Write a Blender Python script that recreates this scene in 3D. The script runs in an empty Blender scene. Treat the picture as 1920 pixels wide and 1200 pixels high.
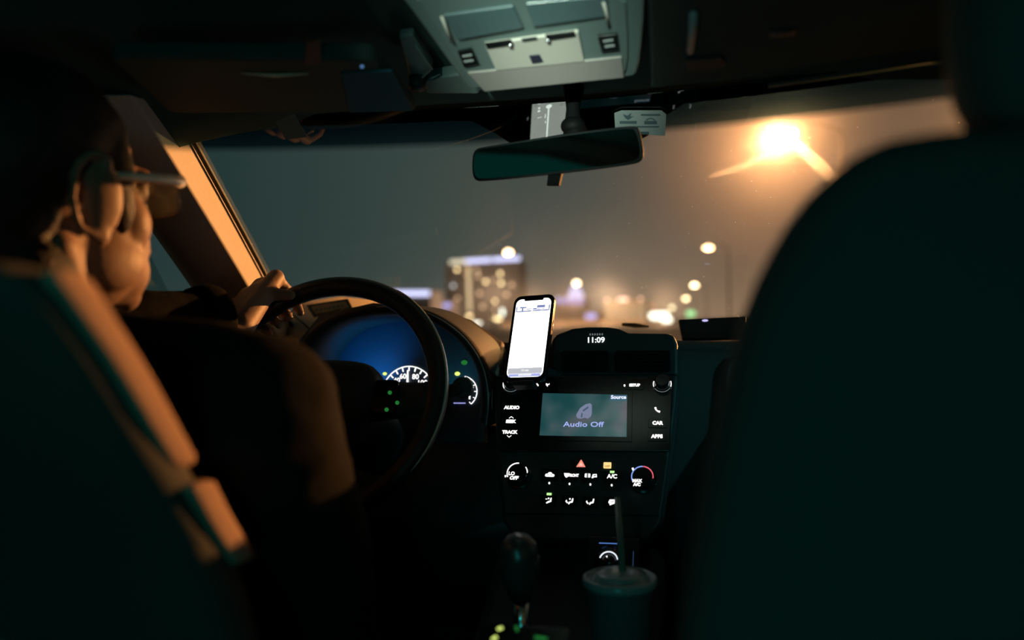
import bpy, bmesh, math, random
from mathutils import Vector, Matrix, Quaternion
random.seed(7)
PI = math.pi
sc = bpy.context.scene
COL = sc.collection

# ------------------------------------------------------------------ camera
FPX = 1600.0
PSI = math.radians(13.0)
ROLL = math.radians(1.2)
CAM = Vector((0.20, 0.0, 1.40))
_r0 = Vector((math.cos(PSI), math.sin(PSI), 0)); FW = Vector((-math.sin(PSI), math.cos(PSI), 0)); _u0 = Vector((0, 0, 1))
RT = _r0*math.cos(ROLL) - _u0*math.sin(ROLL)
UPV = _u0*math.cos(ROLL) + _r0*math.sin(ROLL)
cd = bpy.data.cameras.new('camera'); cam = bpy.data.objects.new('camera', cd); COL.objects.link(cam)
M = Matrix((RT, UPV, -FW)).transposed().to_4x4(); M.translation = CAM
cam.matrix_world = M
cd.sensor_width = 36; cd.lens = 36*FPX/1920
cd.clip_start = 0.02; cd.clip_end = 2000
cd.dof.use_dof = True; cd.dof.focus_distance = 1.36; cd.dof.aperture_fstop = 2.0
sc.camera = cam

# ------------------------------------------------------------------ colour management
sc.view_settings.view_transform = 'Standard'; sc.view_settings.look = 'None'
sc.view_settings.gamma = 1.0; sc.view_settings.exposure = 0.0; sc.view_settings.use_curve_mapping = False
sc.cycles.use_denoising = True
sc.cycles.sample_clamp_indirect = 4.0
sc.cycles.max_bounces = 8; sc.cycles.transparent_max_bounces = 16
sc.cycles.caustics_reflective = False; sc.cycles.caustics_refractive = True

# ------------------------------------------------------------------ world: night sky with town glow
w = bpy.data.worlds.new('night_sky'); sc.world = w; w.use_nodes = True
nt = w.node_tree; nt.nodes.clear()
def N(t, **k):
    n = nt.nodes.new(t)
    for a, b in k.items(): setattr(n, a, b)
    return n
def ramp(n, stops):
    cr = n.color_ramp
    while len(cr.elements) > 1: cr.elements.remove(cr.elements[-1])
    cr.elements[0].position = stops[0][0]; cr.elements[0].color = (*stops[0][1], 1)
    for p, c in stops[1:]:
        e = cr.elements.new(p); e.color = (*c, 1)
tc = N('ShaderNodeTexCoord'); sx = N('ShaderNodeSeparateXYZ'); nt.links.new(tc.outputs['Generated'], sx.inputs[0])
def mapr(src, a, b, c=0.0, d=1.0):
    m = N('ShaderNodeMapRange'); m.inputs[1].default_value = a; m.inputs[2].default_value = b
    m.inputs[3].default_value = c; m.inputs[4].default_value = d
    nt.links.new(src, m.inputs[0]); return m.outputs[0]
hx = N('ShaderNodeValToRGB'); nt.links.new(mapr(sx.outputs[0], -0.75, 0.25), hx.inputs[0])
ramp(hx, [(0.0, (0.010, 0.026, 0.025)), (0.22, (0.020, 0.042, 0.040)), (0.42, (0.044, 0.066, 0.060)), (0.62, (0.074, 0.080, 0.068)), (0.8, (0.115, 0.082, 0.058)), (1.0, (0.13, 0.085, 0.055))])
hg = N('ShaderNodeValToRGB'); nt.links.new(mapr(sx.outputs[0], -0.75, 0.25), hg.inputs[0])
ramp(hg, [(0.0, (0.0, 0.0, 0.0)), (0.35, (0.02, 0.016, 0.014)), (0.6, (0.12, 0.075, 0.05)), (0.85, (0.26, 0.14, 0.07)), (1.0, (0.2, 0.1, 0.05))])
az = N('ShaderNodeMath', operation='ABSOLUTE'); nt.links.new(sx.outputs[2], az.inputs[0])
ex = N('ShaderNodeMath', operation='MULTIPLY'); ex.inputs[1].default_value = -22.0; nt.links.new(az.outputs[0], ex.inputs[0])
ee = N('ShaderNodeMath', operation='EXPONENT'); nt.links.new(ex.outputs[0], ee.inputs[0])
gm = N('ShaderNodeMix', data_type='RGBA', blend_type='MULTIPLY'); gm.inputs[0].default_value = 1
nt.links.new(hg.outputs[0], gm.inputs[6]); nt.links.new(ee.outputs[0], gm.inputs[7])
ga = N('ShaderNodeMix', data_type='RGBA', blend_type='ADD'); ga.inputs[0].default_value = 1
nt.links.new(hx.outputs[0], ga.inputs[6]); nt.links.new(gm.outputs[2], ga.inputs[7])
fr = N('ShaderNodeMix', data_type='RGBA'); nt.links.new(mapr(sx.outputs[1], 0.0, 0.35), fr.inputs[0])
fr.inputs[6].default_value = (0.001, 0.018, 0.015, 1); nt.links.new(ga.outputs[2], fr.inputs[7])
bg = N('ShaderNodeBackground'); bg.inputs[1].default_value = 1.0; nt.links.new(fr.outputs[2], bg.inputs[0])
wo = N('ShaderNodeOutputWorld'); nt.links.new(bg.outputs[0], wo.inputs[0])

# ------------------------------------------------------------------ lights of the place, and added fills
def lamp(name, kind, loc, power, color, size=0.2, target=None, **k):
    l = bpy.data.lights.new(name, kind); l.energy = power; l.color = color
    if kind == 'AREA': l.size = size
    else: l.shadow_soft_size = size
    for a, b in k.items(): setattr(l, a, b)
    o = bpy.data.objects.new(name, l); COL.objects.link(o); o.location = loc
    if target is not None: o.rotation_euler = (Vector(target)-Vector(loc)).to_track_quat('-Z', 'Y').to_euler()
    return o
# sodium street light ahead on the right, above the right-hand pavement
lamp('sodium_street_light', 'SPOT', (15.7, 24.1, 4.6), 80000, (1.0, 0.40, 0.115), 0.12, (-0.4, 1.2, 1.4), spot_size=math.radians(20), spot_blend=0.4)
# headlamp of the car behind, through the rear window
lamp('following_headlamp', 'SPOT', (-0.1, -14.0, 0.85), 30000, (0.90, 0.92, 0.80), 0.08, (0.012, 1.0, 1.722), spot_size=math.radians(0.62), spot_blend=0.8)
# added cool spot outside the passenger side, put in to brighten the glovebox
lamp('glovebox_fill', 'SPOT', (9.0, -1.5, 3.0), 5000, (0.22, 0.80, 0.90), 0.2, (0.29, 1.43, 1.24), spot_size=math.radians(1.9), spot_blend=0.9)
# unseen teal fill behind the camera, added to lift the dark cabin surfaces
lamp('rear_roof_fill', 'POINT', (0.0, -0.50, 1.68), 1.3, (0.04, 1.0, 0.92), 0.04)
# second unseen teal fill, added lower down to reach visors and dash
lamp('rear_low_fill', 'POINT', (0.10, -0.20, 1.20), 1.5, (0.05, 1.0, 0.95), 0.08)
# unseen warm fills added to lighten the tower, facades and low walls
lamp('town_fill', 'POINT', (-78, 278, 6), 10400, (1.0, 0.62, 0.38), 1.0)
lamp('town_fill', 'POINT', (-30, 226, 4), 13000, (1.0, 0.60, 0.34), 1.0)
lamp('town_fill', 'POINT', (-38, 166, 1.6), 4500, (1.0, 0.52, 0.26), 0.5)
lamp('town_fill', 'POINT', (-28, 160, 1.6), 4500, (1.0, 0.52, 0.26), 0.5)
lamp('town_fill', 'POINT', (-18, 156, 1.6), 4500, (1.0, 0.55, 0.28), 0.5)
lamp('town_fill', 'POINT', (-8, 150, 1.6), 4500, (1.0, 0.55, 0.28), 0.5)

# ------------------------------------------------------------------ pixel ray helpers (place things in the real cabin)
def ray(px, py): return FW + RT*((px-960)/FPX) + UPV*((600-py)/FPX)
def U(px, py, Y):
    d = ray(px, py); return CAM + d*((Y-CAM.y)/d.y)
def UPL(px, py, o, n):
    d = ray(px, py); return CAM + d*((o-CAM).dot(n)/d.dot(n))
class Frame:
    """flat face: origin, x axis, outward normal"""
    def __init__(s, o, n, x=(1, 0, 0)):
        s.o = Vector(o); s.n = Vector(n).normalized(); x = Vector(x)
        s.x = (x - s.n*x.dot(s.n)).normalized(); s.y = s.n.cross(s.x)
    def p(s, u, v, w=0.0): return s.o + s.x*u + s.y*v + s.n*w
    def px(s, a, b):
        d = UPL(a, b, s.o, s.n) - s.o; return (d.dot(s.x), d.dot(s.y))
    def mat(s, u, v, w=0.0):
        m = Matrix((s.x, s.y, s.n)).transposed().to_4x4(); m.translation = s.p(u, v, w); return m

# ------------------------------------------------------------------ materials
def mat(name, col, rough=0.5, metal=0.0, spec=0.5, emis=None, es=1.0, noise=0.0, nscale=60, bump=0.0, bscale=400, trans=0.0, sub=0.0, coat=0.0):
    m = bpy.data.materials.new(name); m.use_nodes = True; t = m.node_tree; b = t.nodes['Principled BSDF']
    b.inputs['Base Color'].default_value = (*col, 1); b.inputs['Roughness'].default_value = rough
    b.inputs['Metallic'].default_value = metal; b.inputs['Specular IOR Level'].default_value = spec
    if trans: b.inputs['Transmission Weight'].default_value = trans
    if sub:
        b.inputs['Subsurface Weight'].default_value = sub; b.inputs['Subsurface Radius'].default_value = (0.012, 0.005, 0.003)
    if coat: b.inputs['Coat Weight'].default_value = coat
    if emis is not None:
        b.inputs['Emission Color'].default_value = (*emis, 1); b.inputs['Emission Strength'].default_value = es
    if noise or bump:
        c = t.nodes.new('ShaderNodeTexCoord')
    if noise:
        n = t.nodes.new('ShaderNodeTexNoise'); n.inputs['Scale'].default_value = nscale; n.inputs['Detail'].default_value = 4
        t.links.new(c.outputs['Object'], n.inputs['Vector'])
        x = t.nodes.new('ShaderNodeMix'); x.data_type = 'RGBA'
        x.inputs[6].default_value = (*[v*(1-noise) for v in col], 1); x.inputs[7].default_value = (*[min(1, v*(1+noise)) for v in col], 1)
        t.links.new(n.outputs['Fac'], x.inputs[0]); t.links.new(x.outputs[2], b.inputs['Base Color'])
    if bump:
        n = t.nodes.new('ShaderNodeTexNoise'); n.inputs['Scale'].default_value = bscale; n.inputs['Detail'].default_value = 3
        t.links.new(c.outputs['Object'], n.inputs['Vector'])
        u = t.nodes.new('ShaderNodeBump'); u.inputs['Strength'].default_value = bump; u.inputs['Distance'].default_value = 0.002
        t.links.new(n.outputs['Fac'], u.inputs['Height']); t.links.new(u.outputs['Normal'], b.inputs['Normal'])
    return m
def glow(name, col, s=1.0):
    return mat(name, (0.0, 0.0, 0.0), 0.6, spec=0.0, emis=col, es=s)

m_black = mat('black_plastic', (0.020, 0.026, 0.026), 0.55, spec=0.3, bump=0.15, bscale=700)
m_gloss = mat('gloss_black_plastic', (0.008, 0.010, 0.010), 0.18, spec=0.4)
m_dash_lit = mat('orange_lit_dash_vinyl', (0.24, 0.165, 0.12), 0.62, spec=0.3, noise=0.25, nscale=500, bump=0.5, bscale=900)  # dash vinyl with the orange lamp light tinted into its colour
m_pad = mat('dark_top_pad', (0.06, 0.055, 0.05), 0.7, spec=0.2, bump=0.4, bscale=900)
m_dark = mat('dark_dash_vinyl', (0.045, 0.052, 0.052), 0.6, spec=0.3, bump=0.3, bscale=900)
m_glove = mat('glovebox_vinyl', (0.14, 0.15, 0.15), 0.6, spec=0.3, bump=0.3, bscale=900)
m_leather = mat('black_leather', (0.016, 0.018, 0.018), 0.36, spec=0.5, bump=0.2, bscale=500)
m_pillar = mat('beige_pillar_trim', (0.62, 0.56, 0.50), 0.65, spec=0.2, noise=0.08, nscale=200)
m_head = mat('grey_headliner_fabric', (0.05, 0.095, 0.088), 0.9, spec=0.1, noise=0.15, nscale=300)
m_console = mat('teal_grey_console_plastic', (0.13, 0.19, 0.185), 0.45, spec=0.35, noise=0.05, nscale=100)
m_plate = mat('pale_switch_plate', (0.58, 0.56, 0.50), 0.5, spec=0.3)
m_door = mat('warm_grey_lid', (0.34, 0.32, 0.30), 0.5, spec=0.3)
m_stem = mat('matt_black_stem', (0.004, 0.005, 0.005), 0.6, spec=0.1)
m_visor = mat('grey_visor_vinyl', (0.026, 0.055, 0.050), 0.75, spec=0.2, noise=0.12, nscale=120)
m_seat = mat('dark_seat_cloth', (0.05, 0.05, 0.045), 0.85, spec=0.15, noise=0.2, nscale=250, bump=0.3, bscale=600)
m_jacket = mat('dark_jacket_cloth', (0.010, 0.010, 0.0095), 0.9, spec=0.03, noise=0.2, nscale=200, bump=0.4, bscale=500)
m_skin = mat('skin', (0.25, 0.155, 0.11), 0.55, spec=0.35, sub=0.0, noise=0.08, nscale=40, bump=0.2, bscale=150)
m_hair = mat('dark_hair', (0.012, 0.010, 0.009), 0.6, spec=0.3, bump=0.8, bscale=220)
m_chrome = mat('chrome', (0.75, 0.75, 0.75), 0.18, metal=1.0)
m_gold = mat('pale_gold_metal', (0.98, 0.90, 0.75), 0.40, metal=0.2, spec=0.9)
m_mirror = mat('mirror_silver', (0.72, 0.82, 0.78), 0.03, metal=1.0)
m_lens = mat('dark_lens', (0.01, 0.01, 0.01), 0.1, spec=0.6)
m_cup = mat('teal_paper_cup', (0.06, 0.12, 0.13), 0.5, spec=0.4)
m_lid = mat('translucent_cup_lid', (0.20, 0.32, 0.33), 0.25, spec=0.5)
m_straw = mat('green_straw', (0.06, 0.16, 0.13), 0.35, spec=0.5)
m_sticker = mat('pale_sticker', (0.22, 0.27, 0.27), 0.6)
m_stick_ink = mat('sticker_ink', (0.05, 0.09, 0.10), 0.6)
m_lensclear = mat('map_light_lens', (0.09, 0.15, 0.16), 0.2, spec=0.6)
m_asphalt = mat('asphalt', (0.05, 0.05, 0.05), 0.8, noise=0.3, nscale=3)
m_pole = mat('dark_painted_pole', (0.02, 0.02, 0.02), 0.8, spec=0.1)
m_carpet = mat('carpet', (0.03, 0.03, 0.03), 0.95, noise=0.3, nscale=300)

W_ = glow('white_backlight', (1.0, 0.97, 0.95), 1.5)
W_dim = glow('dim_white_backlight', (0.8, 0.95, 1.0), 0.16)
G_ = glow('lime_indicator', (0.55, 1.0, 0.35), 1.1)
G_dim = glow('dim_green_indicator', (0.05, 0.55, 0.10), 0.28)
Y_ = glow('amber_indicator', (1.0, 0.72, 0.28), 1.05)
YG_ = glow('yellow_green_indicator', (0.80, 1.0, 0.22), 1.1)
RD_ = glow('red_indicator', (1.0, 0.30, 0.22), 0.95)
BL_ = glow('blue_indicator', (0.28, 0.42, 1.0), 0.95)
RS_ = glow('rose_indicator', (1.0, 0.16, 0.22), 0.9)
VT_ = glow('violet_backlight', (0.45, 0.45, 1.0), 0.85)
BLd = glow('deep_blue_backlight', (0.06, 0.16, 0.8), 0.35)

# ------------------------------------------------------------------ builders
def tag(o, label=None, cat=None, group=None, kind=None):
    if label: o['label'] = label
    if cat: o['category'] = cat
    if group: o['group'] = group
    if kind: o['kind'] = kind
    return o
def thing(name, label, cat, loc, group=None):
    o = bpy.data.objects.new(name, None); COL.objects.link(o); o.location = Vector(loc); o.empty_display_size = 0.05
    return tag(o, label, cat, group)
def wl(o):
    v = Vector((0, 0, 0))
    while o is not None: v += Vector(o.location); o = o.parent
    return v
def mk(name, verts, faces, m, parent=None, smooth=True, bevel=0.0, loc=None, sub=0, seg=2):
    base = wl(parent) if parent else (Vector(loc) if loc is not None else sum((Vector(v) for v in verts), Vector())/len(verts))
    me = bpy.data.meshes.new(name); me.from_pydata([tuple(Vector(v)-base) for v in verts], [], faces); me.update()
    bm = bmesh.new(); bm.from_mesh(me); bmesh.ops.recalc_face_normals(bm, faces=bm.faces); bm.to_mesh(me); bm.free()
    me.materials.append(m)
    if smooth:
        for p in me.polygons: p.use_smooth = True
    o = bpy.data.objects.new(name, me); COL.objects.link(o)
    if parent: o.parent = parent
    else: o.location = base
    if bevel:
        b = o.modifiers.new('b', 'BEVEL'); b.width = bevel; b.segments = seg; b.limit_method = 'ANGLE'; b.angle_limit = math.radians(35)
        if smooth: b.harden_normals = True
    if sub:
        s = o.modifiers.new('s', 'SUBSURF'); s.levels = sub; s.render_levels = sub
    return o
class MB:
    """gathers shapes into one mesh"""
    def __init__(s): s.v = []; s.f = []
    def add(s, v, f):
        k = len(s.v); s.v += [Vector(a) for a in v]; s.f += [tuple(i+k for i in q) for q in f]; return s
    def prism(s, F, pts, w0, w1):
        n = len(pts); v = [F.p(a, b, w0) for a, b in pts]+[F.p(a, b, w1) for a, b in pts]
        f = [tuple(range(n))[::-1], tuple(range(n, 2*n))]+[(i, (i+1) % n, n+(i+1) % n, n+i) for i in range(n)]
        return s.add(v, f)
    def rect(s, F, u, v, a, b, w0, w1, ang=0):
        c, n = math.cos(ang), math.sin(ang)
        return s.prism(F, [(u+x*c-y*n, v+x*n+y*c) for x, y in ((-a/2, -b/2), (a/2, -b/2), (a/2, b/2), (-a/2, b/2))], w0, w1)
    def arc(s, F, u, v, r0, r1, a0, a1, w0, w1, n=24):
        t = [math.radians(a0+(a1-a0)*i/n) for i in range(n+1)]; V = []; Fc = []
        for x in t:
            for r, ww in ((r0, w0), (r1, w0), (r1, w1), (r0, w1)): V.append(F.p(u+r*math.cos(x), v+r*math.sin(x), ww))
        for i in range(n):
            for k in range(4): Fc.append((4*i+k, 4*i+(k+1) % 4, 4*i+4+(k+1) % 4, 4*i+4+k))
        Fc += [(0, 1, 2, 3), (4*n, 4*n+3, 4*n+2, 4*n+1)]
        return s.add(V, Fc)
    def disc(s, F, u, v, r, w0, w1, n=24, ry=None):
        ry = ry or r
        return s.prism(F, [(u+r*math.cos(2*PI*i/n), v+ry*math.sin(2*PI*i/n)) for i in range(n)], w0, w1)
    def box(s, lo, hi):
        x0, y0, z0 = lo; x1, y1, z1 = hi
        v = [(x0, y0, z0), (x1, y0, z0), (x1, y1, z0), (x0, y1, z0), (x0, y0, z1), (x1, y0, z1), (x1, y1, z1), (x0, y1, z1)]
        return s.add(v, [(0, 3, 2, 1), (4, 5, 6, 7), (0, 1, 5, 4), (1, 2, 6, 5), (2, 3, 7, 6), (3, 0, 4, 7)])
    def tube(s, pts, rad, n=10, closed=False):
        pts = [Vector(p) for p in pts]; m = len(pts); rr = rad if isinstance(rad, (list, tuple)) else [rad]*m
        V = []; prev = None
        for i, p in enumerate(pts):
            t = (pts[(i+1) % m]-pts[i-1]) if closed else (pts[min(i+1, m-1)]-pts[max(i-1, 0)])
            t.normalize()
            if prev is None:
                a = t.orthogonal().normalized()
            else: a = (prev - t*prev.dot(t)).normalized()
            prev = a; b = t.cross(a)
            for k in range(n):
                q = 2*PI*k/n; V.append(p+(a*math.cos(q)+b*math.sin(q))*rr[i])
        F = []
        for i in range(m if closed else m-1):
            j = (i+1) % m
            for k in range(n): F.append((i*n+k, i*n+(k+1) % n, j*n+(k+1) % n, j*n+k))
        if not closed: F += [tuple(range(n))[::-1], tuple(range((m-1)*n, m*n))]
        return s.add(V, F)
    def lathe(s, o, ax, prof, n=32):
        """prof: list of (radius, height along ax)"""
        ax = Vector(ax).normalized(); a = ax.orthogonal().normalized(); b = ax.cross(a); o = Vector(o); V = []
        for r, h in prof:
            for k in range(n):
                q = 2*PI*k/n; V.append(o+ax*h+(a*math.cos(q)+b*math.sin(q))*max(r, 1e-5))
        F = [(i*n+k, i*n+(k+1) % n, (i+1)*n+(k+1) % n, (i+1)*n+k) for i in range(len(prof)-1) for k in range(n)]
        F += [tuple(range(n))[::-1], tuple(range((len(prof)-1)*n, len(prof)*n))]
        return s.add(V, F)
    def loft(s, rings, cap=True, closed=True):
        n = len(rings[0]); V = [p for r in rings for p in r]; F = []
        for i in range(len(rings)-1):
            for k in range(n if closed else n-1): F.append((i*n+k, i*n+(k+1) % n, (i+1)*n+(k+1) % n, (i+1)*n+k))
        if cap and closed: F += [tuple(range(n))[::-1], tuple(range((len(rings)-1)*n, len(rings)*n))]
        return s.add(V, F)
    def ell(s, c, r, rot=None, nu=20, nv=14):
        c = Vector(c); r = Vector(r); V = []; rot = rot or Matrix.Identity(3)
        V.append(c+rot@Vector((0, 0, -r.z)))
        for i in range(1, nv):
            p = -PI/2+PI*i/nv
            for k in range(nu):
                q = 2*PI*k/nu; V.append(c+rot@Vector((r.x*math.cos(p)*math.cos(q), r.y*math.cos(p)*math.sin(q), r.z*math.sin(p))))
        V.append(c+rot@Vector((0, 0, r.z))); F = []
        for k in range(nu):
            F.append((0, 1+(k+1) % nu, 1+k)); e = len(V)-1; b = 1+(nv-2)*nu; F.append((e, b+k, b+(k+1) % nu))
        for i in range(nv-2):
            for k in range(nu): F.append((1+i*nu+k, 1+i*nu+(k+1) % nu, 1+(i+1)*nu+(k+1) % nu, 1+(i+1)*nu+k))
        return s.add(V, F)
    def cap(s, p0, r0, p1, r1, n=16):
        """tapered capsule"""
        p0 = Vector(p0); p1 = Vector(p1); d = p1-p0; L = d.length; d = d/L if L > 1e-6 else Vector((0, 0, 1))
        prof = [(r0*math.cos(a), -r0*math.sin(a)) for a in [PI/2*(1-i/5) for i in range(6)]]
        prof += [(r1*math.cos(a), L+r1*math.sin(a)) for a in [PI/2*i/5 for i in range(6)]]
        return s.lathe(p0, d, prof, n)
    def build(s, name, m, parent=None, **k): return mk(name, s.v, s.f, m, parent, **k)
def remesh(mb, name, m, parent, voxel=0.004, smooth=4, disp=0.0):
    o = mb.build(name, m, parent)
    r = o.modifiers.new('r', 'REMESH'); r.mode = 'VOXEL'; r.voxel_size = voxel; r.use_smooth_shade = True
    q = o.modifiers.new('q', 'SMOOTH'); q.iterations = smooth; q.factor = 0.5
    if disp:
        tx = bpy.data.textures.new('folds', 'CLOUDS'); tx.noise_scale = disp*6
        d = o.modifiers.new('d', 'DISPLACE'); d.texture = tx; d.strength = disp; d.texture_coords = 'GLOBAL'
    bpy.context.view_layer.update()
    dg = bpy.context.evaluated_depsgraph_get()
    me = bpy.data.meshes.new_from_object(o.evaluated_get(dg))
    for p in me.polygons: p.use_smooth = True
    o.modifiers.clear(); old = o.data; o.data = me; bpy.data.meshes.remove(old)
    return o
def text(name, F, u, v, size, s, m, parent, w=0.0012, bold=0.0, sx=1.0, align='CENTER', shear=0.0, ang=0.0):
    c = bpy.data.curves.new(name, 'FONT'); c.body = s; c.size = size; c.align_x = align; c.align_y = 'CENTER'
    c.extrude = 0.0002; c.offset = bold; c.shear = shear; c.resolution_u = 3
    t = bpy.data.objects.new('tmp', c); me = bpy.data.meshes.new_from_object(t)
    mm = F.mat(u, v, w) @ Matrix.Rotation(ang, 4, 'Z') @ Matrix.Diagonal((sx, 1, 1, 1)); mm = Matrix.Translation(-wl(parent)) @ mm
    me.transform(mm); me.materials.clear(); me.materials.append(m); me.name = name
    o = bpy.data.objects.new(name, me); COL.objects.link(o); o.parent = parent
    bpy.data.objects.remove(t); bpy.data.curves.remove(c)
    return o
def struct(o): o['kind'] = 'structure'; return o
def rrect(hw, hh, r, n=6, cx=0, cy=0):
    P = []
    for sx, sy, a0 in ((1, 1, 0), (-1, 1, 90), (-1, -1, 180), (1, -1, 270)):
        for i in range(n+1):
            a = math.radians(a0+90*i/n); P.append((cx+sx*(hw-r)+r*math.cos(a), cy+sy*(hh-r)+r*math.sin(a)))
    return P
def smoothpts(P, k=2):
    for _ in range(k):
        Q = [P[0]]
        for a, b in zip(P, P[1:]):
            a, b = Vector(a), Vector(b); Q += [a*.75+b*.25, a*.25+b*.75]
        Q.append(P[-1]); P = Q
    return [Vector(p) for p in P]

# ================================================================== SHELL OF THE CAR
Z0, ZH = 1.325, 0.39
def WS(u, v, off=0.0):
    b = Vector((0.69*u, 1.85-0.08*u*u, Z0)); t = Vector((0.565*u, 1.225-0.105*u*u, Z0+ZH))
    p = b.lerp(t, v); p += Vector((0, 0.5, 0.85))*(0.006*math.sin(PI*v))*(1-0.3*u*u)
    if off:
        du = (WS(u+.01, v)-WS(u-.01, v)); dv = (WS(u, v+.01)-WS(u, v-.01)); n = du.cross(dv).normalized()
        p += n*off     # n points up/out
    return p
# glass with a tinted sunband and a film of dust
def glass_mat(name, tint, band=False, dust=0.0):
    m = bpy.data.materials.new(name); m.use_nodes = True; t = m.node_tree; t.nodes.clear()
    o = t.nodes.new('ShaderNodeOutputMaterial')
    tr = t.nodes.new('ShaderNodeBsdfTransparent'); tr.inputs[0].default_value = (*tint, 1)
    gl = t.nodes.new('ShaderNodeBsdfGlossy'); gl.inputs['Roughness'].default_value = 0.0; gl.inputs['Color'].default_value = (0.86, 1, 0.93, 1)
    fr = t.nodes.new('ShaderNodeLayerWeight'); fr.inputs[0].default_value = 0.5      # Schlick reflectance, same from both sides
    fp = t.nodes.new('ShaderNodeMath'); fp.operation = 'POWER'; fp.inputs[1].default_value = 5.0; t.links.new(fr.outputs['Facing'], fp.inputs[0])
    fm = t.nodes.new('ShaderNodeMath'); fm.operation = 'MULTIPLY_ADD'; fm.inputs[1].default_value = 0.95; fm.inputs[2].default_value = 0.085; fm.use_clamp = True
    t.links.new(fp.outputs[0], fm.inputs[0])
    mx = t.nodes.new('ShaderNodeMixShader'); t.links.new(fm.outputs[0], mx.inputs[0]); t.links.new(tr.outputs[0], mx.inputs[1]); t.links.new(gl.outputs[0], mx.inputs[2])
    out = mx.outputs[0]
    if band:
        uv = t.nodes.new('ShaderNodeUVMap'); uv.uv_map = 'UVMap'; s = t.nodes.new('ShaderNodeSeparateXYZ'); t.links.new(uv.outputs[0], s.inputs[0])
        r = t.nodes.new('ShaderNodeValToRGB'); t.links.new(s.outputs[1], r.inputs[0])
        ramp(r, [(0.0, tint), (0.885, tint), (0.910, (0.065, 0.12, 0.14)), (0.95, (0.025, 0.06, 0.085)), (1.0, (0.02, 0.05, 0.07))]); t.links.new(r.outputs[0], tr.inputs[0])
    if dust:
        c = t.nodes.new('ShaderNodeTexCoord')
        n1 = t.nodes.new('ShaderNodeTexNoise'); n1.inputs['Scale'].default_value = 5; n1.inputs['Detail'].default_value = 5; t.links.new(c.outputs['Object'], n1.inputs[0])
        vo = t.nodes.new('ShaderNodeTexVoronoi'); vo.inputs['Scale'].default_value = 130; t.links.new(c.outputs['Object'], vo.inputs[0])
        lt = t.nodes.new('ShaderNodeMapRange'); lt.inputs[1].default_value = 0.16; lt.inputs[2].default_value = 0.05; t.links.new(vo.outputs['Distance'], lt.inputs[0])
        vc = t.nodes.new('ShaderNodeSeparateColor'); t.links.new(vo.outputs['Color'], vc.inputs[0])
        pk = t.nodes.new('ShaderNodeMapRange'); pk.inputs[1].default_value = 0.86; pk.inputs[2].default_value = 0.98; t.links.new(vc.outputs[0], pk.inputs[0])
        sp = t.nodes.new('ShaderNodeMath'); sp.operation = 'MULTIPLY'; t.links.new(lt.outputs[0], sp.inputs[0]); t.links.new(pk.outputs[0], sp.inputs[1])
        base = t.nodes.new('ShaderNodeMapRange'); base.inputs[1].default_value = 0.3; base.inputs[2].default_value = 0.7; base.inputs[3].default_value = dust*0.7; base.inputs[4].default_value = dust*1.4
        t.links.new(n1.outputs['Fac'], base.inputs[0])
        ad = t.nodes.new('ShaderNodeMath'); ad.operation = 'MULTIPLY_ADD'; ad.inputs[1].default_value = 0.6; ad.use_clamp = True
        t.links.new(sp.outputs[0], ad.inputs[0]); t.links.new(base.outputs[0], ad.inputs[2])
        sh = dust_lobes(t, r.outputs[0] if band else None)
        m2 = t.nodes.new('ShaderNodeMixShader'); t.links.new(ad.outputs[0], m2.inputs[0]); t.links.new(out, m2.inputs[1]); t.links.new(sh, m2.inputs[2])
        out = m2.outputs[0]
    t.links.new(out, o.inputs[0]); return m
def dust_lobes(t, col=None):
    """forward scattering of light passing a dirty pane: three rough lobes"""
    g = t.nodes.new('ShaderNodeCombineXYZ'); g.inputs[1].default_value = -1.0; g.inputs[2].default_value = -0.17
    out = None
    for ior, rough, wt in ((1.30, 0.62, 0), (1.13, 0.62, 0.42), (1.12, 0.38, 0.32)):
        a = t.nodes.new('ShaderNodeBsdfRefraction'); a.inputs['IOR'].default_value = ior; a.inputs['Roughness'].default_value = rough
        a.inputs['Color'].default_value = (1, 1, 1, 1); t.links.new(g.outputs[0], a.inputs['Normal'])
        if col is not None: t.links.new(col, a.inputs['Color'])
        if out is None: out = a.outputs[0]
        else:
            x = t.nodes.new('ShaderNodeMixShader'); x.inputs[0].default_value = wt
            t.links.new(out, x.inputs[1]); t.links.new(a.outputs[0], x.inputs[2]); out = x.outputs[0]
    return out
g_ws = glass_mat('windscreen_glass', (0.93, 0.96, 0.95), band=True, dust=0.07)
g_side = glass_mat('side_glass', (0.80, 0.88, 0.86))
g_smear = bpy.data.materials.new('wiper_smear'); g_smear.use_nodes = True
_t = g_smear.node_tree; _t.nodes.clear(); _o = _t.nodes.new('ShaderNodeOutputMaterial'); _x = _t.nodes.new('ShaderNodeMixShader')
_tr = _t.nodes.new('ShaderNodeBsdfTransparent'); _x.inputs[0].default_value = 0.065
_t.links.new(_tr.outputs[0], _x.inputs[1]); _t.links.new(dust_lobes(_t), _x.inputs[2]); _t.links.new(_x.outputs[0], _o.inputs[0])

nu, nv = 40, 20
V = [WS(-1+2*i/nu, j/nv) for j in range(nv+1) for i in range(nu+1)]
Fc = [(j*(nu+1)+i, j*(nu+1)+i+1, (j+1)*(nu+1)+i+1, (j+1)*(nu+1)+i) for j in range(nv) for i in range(nu)]
ws = mk('window_1', V, Fc, g_ws, loc=(0, 1.6, 1.5)); struct(ws)
uvl = ws.data.uv_layers.new(name='UVMap')
for lp in ws.data.loops:
    k = lp.vertex_index; uvl.data[lp.index].uv = ((k % (nu+1))/nu, (k//(nu+1))/nv)

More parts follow.
